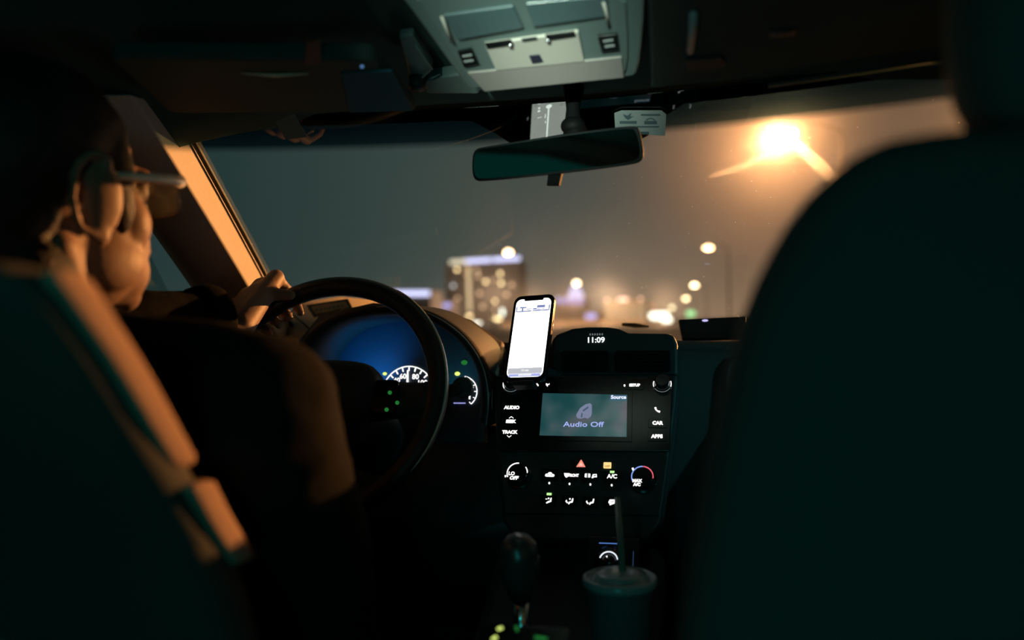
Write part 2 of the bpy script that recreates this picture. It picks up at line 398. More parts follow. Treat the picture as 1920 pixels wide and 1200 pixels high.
# headliner: roof lining with header rail, from windscreen header back over the camera
rings = []
for Y, z in ((1.245, 1.715), (1.20, 1.73), (1.10, 1.765), (0.9, 1.80), (0.5, 1.825), (-0.3, 1.83), (-1.2, 1.80), (-1.9, 1.74)):
    r = []
    for i in range(21):
        u = -1+2*i/20; x = 0.62*u; yy = Y-(0.12*u*u if Y > 1 else 0.05*u*u); r.append(Vector((x, yy, z-0.06*abs(u)**4)))
    for i in range(21):
        u = 1-2*i/20; r.append(Vector((0.64*u, Y-(0.12*u*u if Y > 1 else 0.05*u*u)+0.01, z+0.04-0.06*abs(u)**4)))
    rings.append(r)
struct(MB().loft(rings).build('ceiling', m_head, loc=(0, 0, 1.8)))
# floor, side walls, doors, tailgate
struct(MB().box((-0.86, -1.9, 0.42), (0.86, 1.7, 0.46)).build('floor', m_carpet, smooth=False))
for s, nm in ((-1, 'left'), (1, 'right')):
    mb = MB(); X = s*0.80
    def bx(y0, y1, z0, z1, t=0.05, X=X, s=s): mb.box((min(X, X+s*t), y0, z0), (max(X, X+s*t), y1, z1))
    bx(-1.9, -0.1, 0.44, 1.22); bx(-0.15, 0.05, 1.22, 1.74); bx(-1.95, -1.6, 1.22, 1.74)
    mb.loft([[Vector((s*0.63, y, z+0.0)), Vector((s*0.70, y, z-0.05)), Vector((s*0.80, y, z-0.06)), Vector((s*0.82, y, z+0.05)), Vector((s*0.63, y, z+0.07))] for y, z in ((1.08, 1.725), (0.8, 1.76), (0.3, 1.78), (-0.8, 1.78), (-1.9, 1.70))])
    struct(mb.build('wall_'+nm, m_dark, smooth=False))
    dr = MB(); dr.box((min(X, X+s*.05), 0.0, 0.46), (max(X, X+s*.05), 1.72, 1.235)).box((min(X-s*.07, X), 0.15, 0.95), (max(X-s*.07, X), 1.1, 1.03))
    d_ = struct(dr.build('door_1' if s < 0 else 'door_2', m_dark, bevel=0.01))
    hm = MB().tube(smoothpts([(X-s*.01, 0.9, 1.12), (X-s*.05, 0.92, 1.13), (X-s*.05, 1.06, 1.13), (X-s*.01, 1.08, 1.12)]), 0.008)
    hm.build('door_handle', m_chrome, d_)
    gv = [Vector((s*0.81, 0.05, 1.235)), Vector((s*0.80, 1.62, 1.235)), Vector((s*0.70, 1.10, 1.70)), Vector((s*0.70, 0.05, 1.74))]
    struct(mk('window_2' if s < 0 else 'window_3', gv+[v+Vector((s*.004, 0, 0)) for v in gv], [(0, 1, 2, 3), (7, 6, 5, 4), (0, 4, 5, 1), (1, 5, 6, 2), (2, 6, 7, 3), (3, 7, 4, 0)], g_side, smooth=False))
bw = MB(); bw.box((-0.85, -1.95, 0.44), (0.85, -1.88, 1.20)).box((-0.85, -1.95, 1.68), (0.85, -1.86, 1.78)).box((-0.85, -1.95, 1.2), (-0.66, -1.88, 1.70)).box((0.66, -1.95, 1.2), (0.85, -1.88, 1.70))
struct(bw.build('wall_back', m_dark, smooth=False))
struct(MB().box((-0.84, 1.66, 0.44), (0.84, 1.70, 1.16)).build('wall_front', m_carpet, smooth=False))
struct(MB().box((-0.66, -1.93, 1.2), (0.66, -1.925, 1.68)).build('window_4', g_side, smooth=False))

# windscreen pillars: the lit face beside the glass, a face towards the cabin and a rounded back
def pillar(s):
    rings = []
    for i in range(14):
        v = -0.06+1.08*i/13
        e = WS(s*1.0, v); k = 0.082+0.020*(v)
        pr = [e+Vector((s*0.010, 0.012, 0.012)), e+Vector((0, 0, 0)), e+Vector((-s*0.006, -0.5*k, -.004)), e+Vector((-s*0.013, -k, -0.008)),
              e+Vector((s*0.010, -k-0.018, -0.012)), e+Vector((s*0.036, -k-0.032, -0.014)), e+Vector((s*0.070, -k-0.032, -0.010)),
              e+Vector((s*0.105, -k-0.010, 0.0)), e+Vector((s*0.125, -k+0.03, 0.01)), e+Vector((s*0.10, 0.02, 0.03))]
        rings.append(pr)
    o = MB().loft(rings).build('trim_1' if s < 0 else 'trim_2', m_pillar, bevel=0.004)
    return struct(o)
pillar(-1); pillar(1)
# black rubber / printed border along the edges of the glass
fb = MB()
for s in (-1, 1):
    fb.tube([WS(s*0.992, v/20, -0.003) for v in range(21)], 0.0045, 8)
struct(fb.build('trim_3', m_black))
fh = MB()
V = []; n = 40
for i in range(n+1):
    u = -1+2*i/n; drop = 0.035+0.11*math.exp(-((u-0.02)/0.22)**6)
    V += [WS(u, 1.0, -0.003), WS(u, 1-drop, -0.003), WS(u, 1-drop, -0.001), WS(u, 1.0, -0.001)]
Fc = []
for i in range(n):
    for k in range(4): Fc.append((4*i+k, 4*i+(k+1) % 4, 4*i+4+(k+1) % 4, 4*i+4+k))
struct(mk('trim_4', V, Fc, m_gloss))

# road outside and bonnet
struct(MB().box((-60, -40, -0.05), (60, 420, 0.0)).build('road', m_asphalt, smooth=False))
bn = [[Vector((x, y, z-0.05*abs(x)**2)) for x in [-.85+1.7*k/12 for k in range(13)]]+[Vector((x, y, z-0.25)) for x in [.85-1.7*k/12 for k in range(13)]] for y, z in ((2.02, 1.20), (2.3, 1.215), (2.8, 1.17), (3.2, 1.05), (3.35, 0.8))]
tag(MB().loft(bn).build('bonnet', mat('bonnet_paint', (0.05, 0.05, 0.05), 0.4, spec=0.3), loc=(0, 2.6, 1.1)), 'dark bonnet of the car beyond the windscreen', 'car bonnet')
def hitws(px, py, off=-0.004):
    d = ray(px, py); lo, hi = 1.0, 2.4
    for _ in range(40):
        mid = (lo+hi)/2; p = CAM+d*(mid/d.y)
        v = (p.z-Z0)/ZH
        # find sheet point above/below at the same x,z
        v = max(0, min(1, v))
        for _k in range(4):
            u = p.x/(0.69+(0.565-0.69)*v); q = WS(u, v); v = max(0, min(1, v+(p.z-q.z)/ZH))
        if p.y < q.y: lo = mid
        else: hi = mid
    return CAM+d*(lo/d.y)
# wiper smears catching the light around the big street lamp
def smear(pts, wid, label, grp=None):
    P = smoothpts([Vector((a, b, 0)) for a, b in pts]); V = []
    for i, p in enumerate(P):
        t = (P[min(i+1, len(P)-1)]-P[max(i-1, 0)]).normalized(); nrm = Vector((-t.y, t.x, 0)); f = 0.35+0.65*math.sin(PI*min(1, (i+1)/len(P)*1.0))
        for sgn in (-1, 1): V.append(hitws(*(p+nrm*sgn*wid*f)[:2])+Vector((0, -.003, -.003)))
    Fc = [(2*i, 2*i+1, 2*i+3, 2*i+2) for i in range(len(P)-1)]
    o = mk('wiper_smear', V, Fc, g_smear); 
    s_ = o.modifiers.new('t', 'SOLIDIFY'); s_.thickness = 0.0003; s_.offset = 0
    return tag(o, label, 'smear', grp)

# ================================================================== DASHBOARD
dash = thing('dashboard', 'long dark dashboard with orange-lit grained top under the windscreen', 'dashboard', (0, 1.5, 1.0))
prof = [(1.835, 1.312), (1.77, 1.330), (1.68, 1.346), (1.56, 1.357), (1.47, 1.356), (1.452, 1.348)]
rings = []
for i in range(57):
    x = -0.70+1.4*i/56; a = 0.085*(x/0.69)**2
    rc = 0.14 if -0.525 < x < -0.135 else 0.0      # recess that takes the instrument cluster
    rings.append([Vector((x, max(y-(a if y > 1.6 else a*0.3), 1.60 if rc else 0), z-0.012*abs(x/0.7)**3)) for y, z in prof]+[Vector((x, 1.46+rc, 1.30)), Vector((x, 1.83-a, 1.28))])
MB().loft(rings).build('upper_pad', m_pad, dash)
# lower body
rings = []
for i in range(39):
    x = -0.76+1.52*i/38
    rc = 0.15 if -0.525 < x < -0.135 else 0.0
    rings.append([Vector((x, 1.452+rc, 1.346-rc)), Vector((x, 1.432+rc, 1.325-rc)), Vector((x, 1.425, 1.21-rc)), Vector((x, 1.45, 1.02)), Vector((x, 1.60, 0.80)), Vector((x, 1.64, 1.20)), Vector((x, 1.47+rc, 1.342-rc))])
MB().loft(rings).build('dashboard_body', m_dark, dash)
gb = Frame((0.46, 1.424, 1.20), (0, -1, 0.1))
MB().prism(gb, rrect(0.235, 0.135, 0.03, 6), 0, 0.012).build('glovebox_lid', m_glove, dash, bevel=0.003)
MB().prism(gb, rrect(0.04, 0.009, 0.004, 3, 0, -0.06), 0.012, 0.02).build('glovebox_latch', m_black, dash, bevel=0.001)
# slope between cluster hood and phone
P = [(842, 588), (880, 602), (945, 641), (942, 668), (930, 700), (905, 690), (872, 625)]
V = [U(a, b, y) for (a, b), y in zip(P, (1.60, 1.58, 1.56, 1.47, 1.40, 1.40, 1.50))]
V += [p+Vector((0, 0.06, -0.08)) for p in V]
mk('padded_shoulder', V, [tuple(range(7))]+[tuple(range(7, 14))[::-1]]+[(i, (i+1) % 7, 7+(i+1) % 7, 7+i) for i in range(7)], m_dash_lit, dash, bevel=0.006, seg=3)
# light cover over the dash corner by the driver's pillar
P = [(538, 590), (566, 566), (640, 556), (730, 566), (740, 640), (640, 668), (545, 668)]
V = [U(a, b, y) for (a, b), y in zip(P, (1.70, 1.74, 1.76, 1.76, 1.62, 1.56, 1.56))]; V += [p-Vector((0, 0, 0.03)) for p in V]
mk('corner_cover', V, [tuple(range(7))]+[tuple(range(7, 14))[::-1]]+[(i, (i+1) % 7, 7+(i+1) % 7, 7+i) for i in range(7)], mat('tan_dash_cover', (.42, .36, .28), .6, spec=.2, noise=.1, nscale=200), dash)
MB().tube([U(548, 590, 1.69), U(566, 604, 1.65), U(592, 628, 1.60)], .0022, 6).build('cover_seam', m_black, dash)
# dark tray on the passenger side of the dash top
tray = Frame((0.33, 1.62, 1.375), (0, -1, 0.25))
V0 = [tray.px(*q) for q in ((1271, 598), (1400, 592), (1400, 636), (1279, 637))]
tb = MB().prism(tray, V0, -0.10, 0.0).build('dash_tray', mat('plum_black_plastic', (0.045, 0.035, 0.045), 0.5), bevel=0.004)
tag(tb, 'dark box standing on the dash top at the far side of the clock pod', 'box')
MB().disc(tray, *tray.px(1322, 601), 0.0055, 0.0, 0.001, ry=0.002).build('status_lamp', glow('lilac_lamp', (0.6, 0.55, 1.0), 1.1), tb)

# ---- instrument cluster with arched hood
clu = thing('instrument_cluster', 'arched instrument cluster glowing blue behind the steering wheel', 'instrument panel', (-0.33, 1.45, 1.25))
arch = [(540, 770), (545, 700), (557, 652), (590, 608), (640, 583), (700, 572), (760, 572), (812, 586), (862, 618), (896, 658), (915, 700), (921, 760), (915, 800)]
arch3 = smoothpts([U(a, b, 1.36) for a, b in arch])
cen = U(735, 700, 1.36)
def scl(pts, k, dy, kz=None, dz=0): return [Vector((cen.x+(p.x-cen.x)*k, p.y+dy, cen.z+(p.z-cen.z)*(kz or k)+dz)) for p in pts]
R_in = scl(arch3, 0.90, 0.004, 0.87)
rings = [scl(arch3, 0.995, 0.24, 0.86, -0.01), scl(arch3, 1.03, 0.13, 1.0), scl(arch3, 1.01, 0.02, 1.0), scl(arch3, 1.0, 0.0), scl(arch3, 0.965, -0.003, 0.955), R_in, scl(arch3, 0.86, 0.05, 0.83), scl(arch3, 0.84, 0.12, 0.80, -0.005)]
MB().loft(rings, closed=False).build('hood', m_black, clu)
MB().tube([p+Vector((0, -0.004, 0)) for p in scl(arch3, 0.985, 0, 0.98)][22:], 0.0013, 6).build('hood_edge_highlight', mat('pale_highlight', (0.3, 0.3, 0.3), 0.35), clu)  # pale strip drawn in as the highlight along the hood edge
cf = Frame(U(740, 700, 1.475), (0, -1, 0.22))
face_out = [cf.px(*q) for q in ((560, 830), (560, 640), (600, 590), (700, 568), (800, 575), (870, 620), (905, 690), (910, 830))]
MB().prism(cf, face_out, -0.02, 0.0).build('dial_face', mat('dial_face', (0.035, 0.06, 0.09), 0.35, spec=0.4), clu, smooth=False)
def gauge(name, c, rp, a0, a1, nt_, big, needle):
    u, v = cf.px(*c); r = rp/1600*1.5
    g = MB().arc(cf, u, v, r*0.985, r*1.0+.0010, a1, a0, 0.001, 0.002, 30); g = g.build('gauge_ring', W_, clu, smooth=False)
    t = MB()
    for i in range(nt_):
        a = math.radians(a0+(a1-a0)*i/(nt_-1)); rr = r*0.90
        t.rect(cf, u+rr*math.cos(a), v+rr*math.sin(a), r*0.14, r*0.045, 0.001, 0.002, a)
    t.build('tick_marks', W_, clu, smooth=False)
    for a, s in big:
        a = math.radians(a); text('gauge_number', cf, u+r*0.66*math.cos(a), v+r*0.66*math.sin(a), r*0.27, s, W_, clu, bold=0.0002)
    a = math.radians(needle); n = MB(); nd = []
    for q, ww in ((-.1, .05), (0.85, .02)):
        nd += [(u+r*q*math.cos(a)-r*ww*math.sin(a), v+r*q*math.sin(a)+r*ww*math.cos(a)), (u+r*q*math.cos(a)+r*ww*math.sin(a), v+r*q*math.sin(a)-r*ww*math.cos(a))]
    MB().prism(cf, [nd[0], nd[1], nd[3], nd[2]], 0.003, 0.005).build('needle', W_, clu, smooth=False)
    MB().disc(cf, u, v, r*0.16, 0.0, 0.006).build('needle_hub', m_black, clu)
gauge('speedometer', (765, 737), 52, 215, -35, 17, [(215-20, '0'), (170, '20'), (135, '40'), (110, '60'), (66, '80'), (35, '100'), (5, '120')], 92)
gauge('tachometer', (655, 745), 52, 215, -35, 15, [(200, '0'), (155, '2'), (110, '4'), (65, '6'), (20, '8')], 190)
gauge('fuel_gauge', (866, 735), 30, 80, -50, 6, [(52, 'F'), (-35, 'E')], 20)
u, v = cf.px(862, 756); MB().rect(cf, u, v, 0.022, 0.0016, 0.001, 0.002).build('display_line', VT_, clu, smooth=False)
for q, mm, rr, nm in (((722, 701), YG_, .0040, 'turn_arrow'), ((858, 701), YG_, .0050, 'turn_arrow'), ((871, 680), G_dim, .006, 'indicator_lamp'), ((776, 726), glow('tiny_red', (1, .5, .4), .5), .0016, 'indicator_lamp')):
    u, v = cf.px(*q); MB().disc(cf, u, v, rr, 0.001, 0.002, 12, rr*.75).build(nm, mm, clu, smooth=False)
# the panel's own blue backlight in the recess
lamp('cluster_backlight', 'SPOT', U(690, 725, 1.40), 1.1, (0.02, 0.30, 0.85), 0.006, U(700, 630, 1.50), spot_size=math.radians(110), spot_blend=1.0)
lamp('cluster_backlight', 'SPOT', U(850, 755, 1.41), 0.25, (0.03, 0.5, 0.6), 0.006, U(860, 640, 1.50), spot_size=math.radians(90), spot_blend=1.0)

# ---- centre stack
ST = Frame((0.005, 1.336, 1.246), (0, -math.cos(math.radians(30)), math.sin(math.radians(30))))
pod = thing('clock_pod', 'black central dash pod with hump showing the lit clock', 'dashboard pod', (0.01, 1.45, 1.36))
PF = Frame(U(1150, 660, 1.40), (0, -1, 0.12))
po = [PF.px(*q) for q in ((1030, 706), (1034, 640), (1042, 627), (1058, 622), (1072, 616), (1100, 613), (1140, 613), (1160, 616), (1178, 624), (1250, 625), (1264, 629), (1270, 645), (1271, 706)) ]
MB().prism(PF, po, -0.13, 0.0).build('pod_housing', m_black, pod, bevel=0.006, seg=3)
for x0, x1 in ((1052, 1142), (1152, 1258)):
    fr_ = MB(); a, b = PF.px(x0, 658), PF.px(x1, 698)
    cx, cy, hw, hh = (a[0]+b[0])/2, (a[1]+b[1])/2, (b[0]-a[0])/2, abs(a[1]-b[1])/2
    vent = MB().prism(PF, rrect(hw, hh, 0.006, 4, cx, cy), 0, 0.004).build('air_vent', m_stem, pod, bevel=0.001)
    sl = MB()
    for i in range(5): sl.rect(PF, cx, cy-hh*0.7+i*hh*0.35, hw*1.8, 0.002, 0.004, 0.010)
    sl.build('slats', m_stem, vent, smooth=False)
u, v = PF.px(1117, 638); text('clock_digits', PF, u, v, 0.0125, '11:09', glow('clock_white', (0.9, 1.0, 1.0), 1.3), pod, bold=0.0003, sx=1.1)
cl = MB()
u, v = PF.px(1118, 627)
for k in range(6): cl.rect(PF, u-0.010+k*0.004, v, 0.0022, 0.003, 0.0006, 0.0012)
cl.build('airbag_legend', W_dim, pod, smooth=False)
for q in ((1057, 668), (1278, 669)): pass
u, v = PF.px(1057, 669); MB().disc(PF, u, v, 0.0008, 0.0, 0.001, 8).build('lock_lamp', W_dim, pod)
# stack body
stack = thing('centre_stack', 'black centre stack surround holding radio and heater controls', 'centre stack', (0.005, 1.4, 1.1))
so = [ST.px(*q) for q in ((928, 700), (1270, 700), (1266, 760), (1250, 880), (1238, 975), (1215, 1010), (968, 1010), (942, 975), (932, 880), (926, 760))]
MB().prism(ST, so, -0.07, -0.004).build('surround', m_black, stack, bevel=0.005, seg=3)
eu = [U(923, 730, 1.37), U(922, 755, 1.36), U(923, 768, 1.355)]
MB().tube(eu, 0.0007, 6).build('edge_trim', mat('satin_trim', (0.5, 0.5, 0.45), 0.3, metal=0.8, emis=(.3, .32, .28), es=0.0), stack)
# radio
rad = thing('car_radio', 'black touchscreen car radio reading Audio Off in the centre stack', 'car radio', (0.005, 1.34, 1.25))
ro = [ST.px(*q) for q in ((936, 706), (1262, 706), (1256, 846), (936, 846))]
MB().prism(ST, ro, -0.004, 0.0).build('faceplate', m_gloss, rad, bevel=0.0015)
scr = bpy.data.materials.new('radio_screen'); scr.use_nodes = True
b_ = scr.node_tree.nodes['Principled BSDF']; b_.inputs['Base Color'].default_value = (0.01, 0.015, 0.015, 1); b_.inputs['Roughness'].default_value = 0.08
t = scr.node_tree; c = t.nodes.new('ShaderNodeTexCoord'); n_ = t.nodes.new('ShaderNodeTexNoise'); n_.inputs['Scale'].default_value = 22; n_.inputs['Detail'].default_value = 1
t.links.new(c.outputs['Object'], n_.inputs[0]); r_ = t.nodes.new('ShaderNodeValToRGB'); t.links.new(n_.outputs['Fac'], r_.inputs[0])
ramp(r_, [(0.35, (0.010, 0.055, 0.060)), (0.5, (0.030, 0.078, 0.085)), (0.62, (0.070, 0.095, 0.105)), (0.7, (0.09, 0.085, 0.105))])
t.links.new(r_.outputs[0], b_.inputs['Emission Color']); b_.inputs['Emission Strength'].default_value = 1.0
sq = [ST.px(*q) for q in ((1018, 738), (1176, 741), (1175, 820), (1012, 817))]
bz = [(a*1.0, b) for a, b in [ST.px(*q) for q in ((1008, 730), (1186, 733), (1185, 829), (1002, 826))]]
MB().prism(ST, bz, 0.0, 0.0012).build('screen_bezel', m_gloss, rad, bevel=0.0005)
screen = MB().prism(ST, sq, 0.0012, 0.0018).build('screen', scr, rad, smooth=False)
u, v = ST.px(1094, 797); text('screen_text', ST, u, v, 0.0120, 'Audio Off', glow('screen_blue', (0.42, 0.50, 1.0), 0.95), rad, w=0.0021, bold=0.00012, sx=1.30)
u, v = ST.px(1160, 746); text('screen_text', ST, u, v, 0.0085, 'Source', glow('screen_white', (0.75, 0.78, 1.0), 1.2), rad, w=0.0024, bold=0.0003)
u, v = ST.px(1160, 747)
MB().prism(ST, rrect(0.0135, 0.0048, 0.001, 3, u, v), 0.0018, 0.0021).build('source_button', glow('source_button', (0.05, 0.13, 0.17), 1.0), rad, smooth=False)
nt2 = MB()
nt2.prism(ST, [ST.px(*q) for q in ((1081, 781), (1081, 778), (1088, 766), (1098, 759), (1107, 757), (1110, 760), (1110, 776), (1108, 782), (1102, 786), (1097, 784), (1090, 786), (1083, 785))], 0.0018, 0.0021)
nt2.build('audio_symbol', glow('screen_mauve', (0.19, 0.22, 0.33), 1.0), rad, smooth=False)
nt3 = MB(); nt3.prism(ST, [ST.px(*q) for q in ((1093, 770), (1103, 763), (1104, 766), (1094, 773))], 0.0021, 0.0024).prism(ST, [ST.px(*q) for q in ((1089, 783), (1091, 775), (1093, 776), (1092, 784))], 0.0021, 0.0024)
nt3.build('audio_symbol_detail', glow('screen_mauve_dark', (0.07, 0.10, 0.16), 1.0), rad, smooth=False)
# reflected phone light patch is left to the glossy screen; icons of the keys
for px_, py_, s_, z_ in ((960, 765, 'AUDIO', .0078), (958, 791, 'SEEK', .0074), (956, 811, 'TRACK', .0074), (1233, 794, 'CAR', .0078), (1232, 819, 'APPS', .0078), (1190, 723, 'SETUP', .0060)):
    u, v = ST.px(px_, py_)
    k = MB().prism(ST, rrect(0.014, 0.0075, 0.002, 3, u, v), 0.0, 0.0012).build('button', m_gloss, rad, bevel=0.0004)
    text('button_lettering', ST, u, v, z_, s_, W_, k, w=0.0015, bold=0.00045, sx=1.0)
def chev(px_, py_, d):
    u, v = ST.px(px_, py_); a = .0036; h = .0026*d; t_ = .0011
    return MB().prism(ST, [(u-a, v-h/2), (u, v+h/2), (u+a, v-h/2), (u+a, v-h/2+t_*d), (u, v+h/2+t_*1.2*d), (u-a, v-h/2+t_*d)], 0.0012, 0.0018)
chev(959, 784, 1).build('seek_arrow', W_, rad, smooth=False); chev(955, 818, -1).build('track_arrow', W_, rad, smooth=False)
u, v = ST.px(1233, 769)
MB().tube([ST.p(u-.0034, v+.0038, .0015), ST.p(u-.0026, v+.0005, .0015), ST.p(u, v-.0022, .0015), ST.p(u+.0036, v-.0034, .0015)], [.0017, .0012, .0012, .0017], 8).build('phone_symbol', W_, rad)
u, v = ST.px(1007, 722); MB().prism(ST, [(u-.0028, v-.002), (u+.0028, v-.002), (u+.0022, v+.0008), (u, v+.0030), (u-.0022, v+.0008)], 0.0, 0.001).build('eject_symbol', W_, rad, smooth=False)
u, v = ST.px(1027, 722); MB().prism(ST, [(u-.003, v+.003), (u-.003, v), (u, v-.0032), (u+.0006, v), (u+.003, v+.0008), (u+.0028, v+.003), (u+.001, v+.0014)], 0.0, 0.001).build('note_symbol', W_, rad, smooth=False)
u, v = ST.px(1171, 723); MB().disc(ST, u, v, .0014, 0.0, 0.001, 8, .002).build('dot_symbol', W_, rad, smooth=False)
for px_, py_, arcs in ((960, 722, ((168, 215), (-12, 42))), (1242, 722, ((160, 200), (-20, 20)))):
    u, v = ST.px(px_, py_)
    kn = MB().lathe(ST.p(u, v, 0), ST.n, [(0.0138, 0), (0.0138, 0.004), (0.0118, 0.006), (0.0112, 0.018), (0.0098, 0.0195), (0, 0.0195)], 36).build('knob', m_gloss, rad, bevel=0.0005)
    for a0, a1 in arcs: MB().arc(ST, u, v, 0.0131, 0.0145, a0, a1, 0.004, 0.0048, 10).build('knob_light', W_, kn, smooth=False)
    MB().arc(ST, u, v, 0.0133, 0.0143, 215, 330, 0.004, 0.0046, 16).build('knob_ring', W_dim, kn, smooth=False)
# climate controls
cli = thing('climate_controls', 'heater panel with two round dials and rows of lit buttons below the radio', 'climate controls', (0.0, 1.3, 1.16))
co = [ST.px(*q) for q in ((938, 856), (1252, 856), (1236, 966), (946, 962))]
MB().prism(ST, co, -0.004, 0.0).build('panel', m_black, cli, bevel=0.0015)
def dial(px_, py_, segs, nm):
    u, v = ST.px(px_, py_)
    d = MB().lathe(ST.p(u, v, 0), ST.n, [(0.0205, 0), (0.0205, 0.003), (0.0165, 0.004), (0.0155, 0.016), (0.014, 0.0175), (0, 0.0175)], 40).build('dial', m_gloss, cli, bevel=0.0005)
    for a0, a1, mm in segs: MB().arc(ST, u, v, 0.0150, 0.0165, a0, a1, 0.0170, 0.0178, 24).build('dial_light', mm, d, smooth=False)
    return d, u, v
d1, u, v = dial(974, 894, ((85, 205, W_), (2, 38, W_)), 'fan')
text('dial_lettering', ST, u-.0085, v-.0015, .0075, 'LO', W_, d1, w=0.0182, bold=.0003); text('dial_lettering', ST, u-.0045, v-.0085, .0075, 'OFF', W_, d1, w=0.0182, bold=.0004, shear=.2)
u2, v2 = ST.px(949, 893); MB().rect(ST, u2, v2, .0042, .003, 0, .001).build('dial_marker', W_, cli, smooth=False)
d2, u, v = dial(1206, 901, ((88, 205, BL_), (-8, 86, RS_)), 'temperature')
text('dial_lettering', ST, u-.0075, v-.0070, .0062, 'MAX', W_, d2, w=0.0182, bold=.0004); text('dial_lettering', ST, u-.0075, v-.0128, .0062, 'A/C', W_, d2, w=0.0182, bold=.0004)
u2, v2 = ST.px(1187, 880); MB().rect(ST, u2, v2, .0028, .0045, 0, .001, .4).build('dial_marker', W_, cli, smooth=False)
def key(px_, py_, a=.0135, b=.010):
    u, v = ST.px(px_, py_); return MB().prism(ST, rrect(a, b, .002, 3, u, v), 0, 0.0012).build('button', m_gloss, cli, bevel=0.0004), u, v
w1, w2 = 0.0013, 0.0019
# recirculation: car outline
k, u, v = key(1031, 891); MB().prism(ST, [(u-.0072, v-.0018), (u-.0064, v+.0014), (u-.0032, v+.0020), (u-.0016, v+.0042), (u+.0022, v+.0042), (u+.0040, v+.0018), (u+.0070, v+.0008), (u+.0074, v-.0018), (u+.0054, v-.0030), (u-.0052, v-.0030)], w1, w2).build('car_symbol', W_, k, smooth=False)
kk = MB().disc(ST, u-.0028, v, .0009, w2, w2+.0004, 8, .0007).disc(ST, u+.0028, v, .0009, w2, w2+.0004, 8, .0007); kk.build('car_symbol_detail', m_black, k, smooth=False)
k, u, v = key(1069, 892); uu = u-.0052
MB().prism(ST, [(uu-.0042, v+.0034), (uu+.0042, v+.0034), (uu+.0032, v-.0008), (uu+.0008, v-.0034), (uu-.0010, v-.0034), (uu-.0032, v-.0008)], w1, w2).build('defrost_symbol', W_, k, smooth=False)
text('button_lettering', ST, u+.0058, v, .0062, 'FRONT', W_, k, w=.0015, bold=.0003, sx=.75)
k, u, v = key(1108, 893)
MB().prism(ST, rrect(.0042, .0030, .001, 3, u-.0050, v+.0006), w1, w2).build('defrost_symbol', W_, k, smooth=False)
MB().prism(ST, rrect(.0012, .0034, .0005, 2, u-.0050, v+.0006), w2, w2+.0004).build('defrost_symbol_detail', W_dim, k, smooth=False)
MB().prism(ST, [(u+.0012, v-.0032), (u+.0030, v+.0028), (u+.0088, v+.0032), (u+.0094, v-.0018), (u+.0050, v-.0020), (u+.0030, v-.0036)], w1, w2).build('mirror_symbol', W_, k, smooth=False)
MB().rect(ST, u+.0062, v+.0006, .0036, .0014, w2, w2+.0004, .3).build('mirror_symbol_detail', m_black, k, smooth=False)
k, u, v = key(1148, 894); text('button_lettering', ST, u, v, .0090, 'A/C', W_, k, w=.0015, bold=.0003)
u2, v2 = ST.px(1148, 885.5); MB().rect(ST, u2, v2, .0066, .0034, w1, w2).build('button_lamp', G_, k, smooth=False)
for i, (a, b) in enumerate(((1030, 906), (1068, 907.5), (1107, 908.5), (1147, 910))):
    u2, v2 = ST.px(a, b); MB().disc(ST, u2, v2, .0014, 0, .001, 8, .0018).build('marker_dot', W_, cli, smooth=False)
def airflow(px_, py_, kind):
    k, u, v = key(px_, py_, .012, .009)
    t_ = MB()
    def P(*q): return [ST.p(u+a, v+b, .0016) for a, b in q]
    if kind < 3: t_.tube(P((.0036, .0042), (.0030, -.001), (-.0004, -.0022), (-.0034, -.0042)) if kind == 0 else P((.0050, .0042), (.0040, -.0012), (.0004, -.0020), (-.0012, -.0048)), [.0009, .0014, .0013, .0009], 8)
    if kind == 0: t_.disc(ST, u-.0002, v+.0032, .0013, w1, w2, 8).rect(ST, u-.0036, v+.0022, .0026, .0012, w1, w2)
    if kind == 1: t_.disc(ST, u+.0006, v+.0032, .0013, w1, w2, 8).prism(ST, [(u-.0062, v-.0004), (u-.0042, v+.0022), (u-.0034, v-.0010), (u-.0016, v-.0020), (u-.0036, v-.0036)], w1, w2)
    if kind == 2: t_.prism(ST, [(u-.0066, v-.0006), (u-.0048, v+.0016), (u-.0040, v-.0012), (u-.0020, v-.0022), (u-.0040, v-.0040)], w1, w2)
    if kind == 3: t_.prism(ST, [(u-.0050, v-.0006), (u-.0030, v+.0038), (u+.0050, v+.0040), (u+.0044, v-.0022), (u+.0010, v-.0034), (u-.0024, v-.0052), (u-.0034, v-.0022)], w1, w2)
    t_.build('airflow_symbol', W_, k, smooth=False)
    if kind == 3: MB().rect(ST, u+.0012, v+.0006, .0048, .0008, w2, w2+.0004, .5).build('airflow_symbol_detail', m_black, k, smooth=False)
    return k
for i, q in enumerate(((1029, 939), (1068, 940), (1107, 941), (1147, 942))):
    k = airflow(*q, i)
    if i == 0: u2, v2 = ST.px(1030, 927); MB().rect(ST, u2, v2, .0074, .0036, w1, w2).build('button_lamp', G_, k, smooth=False)
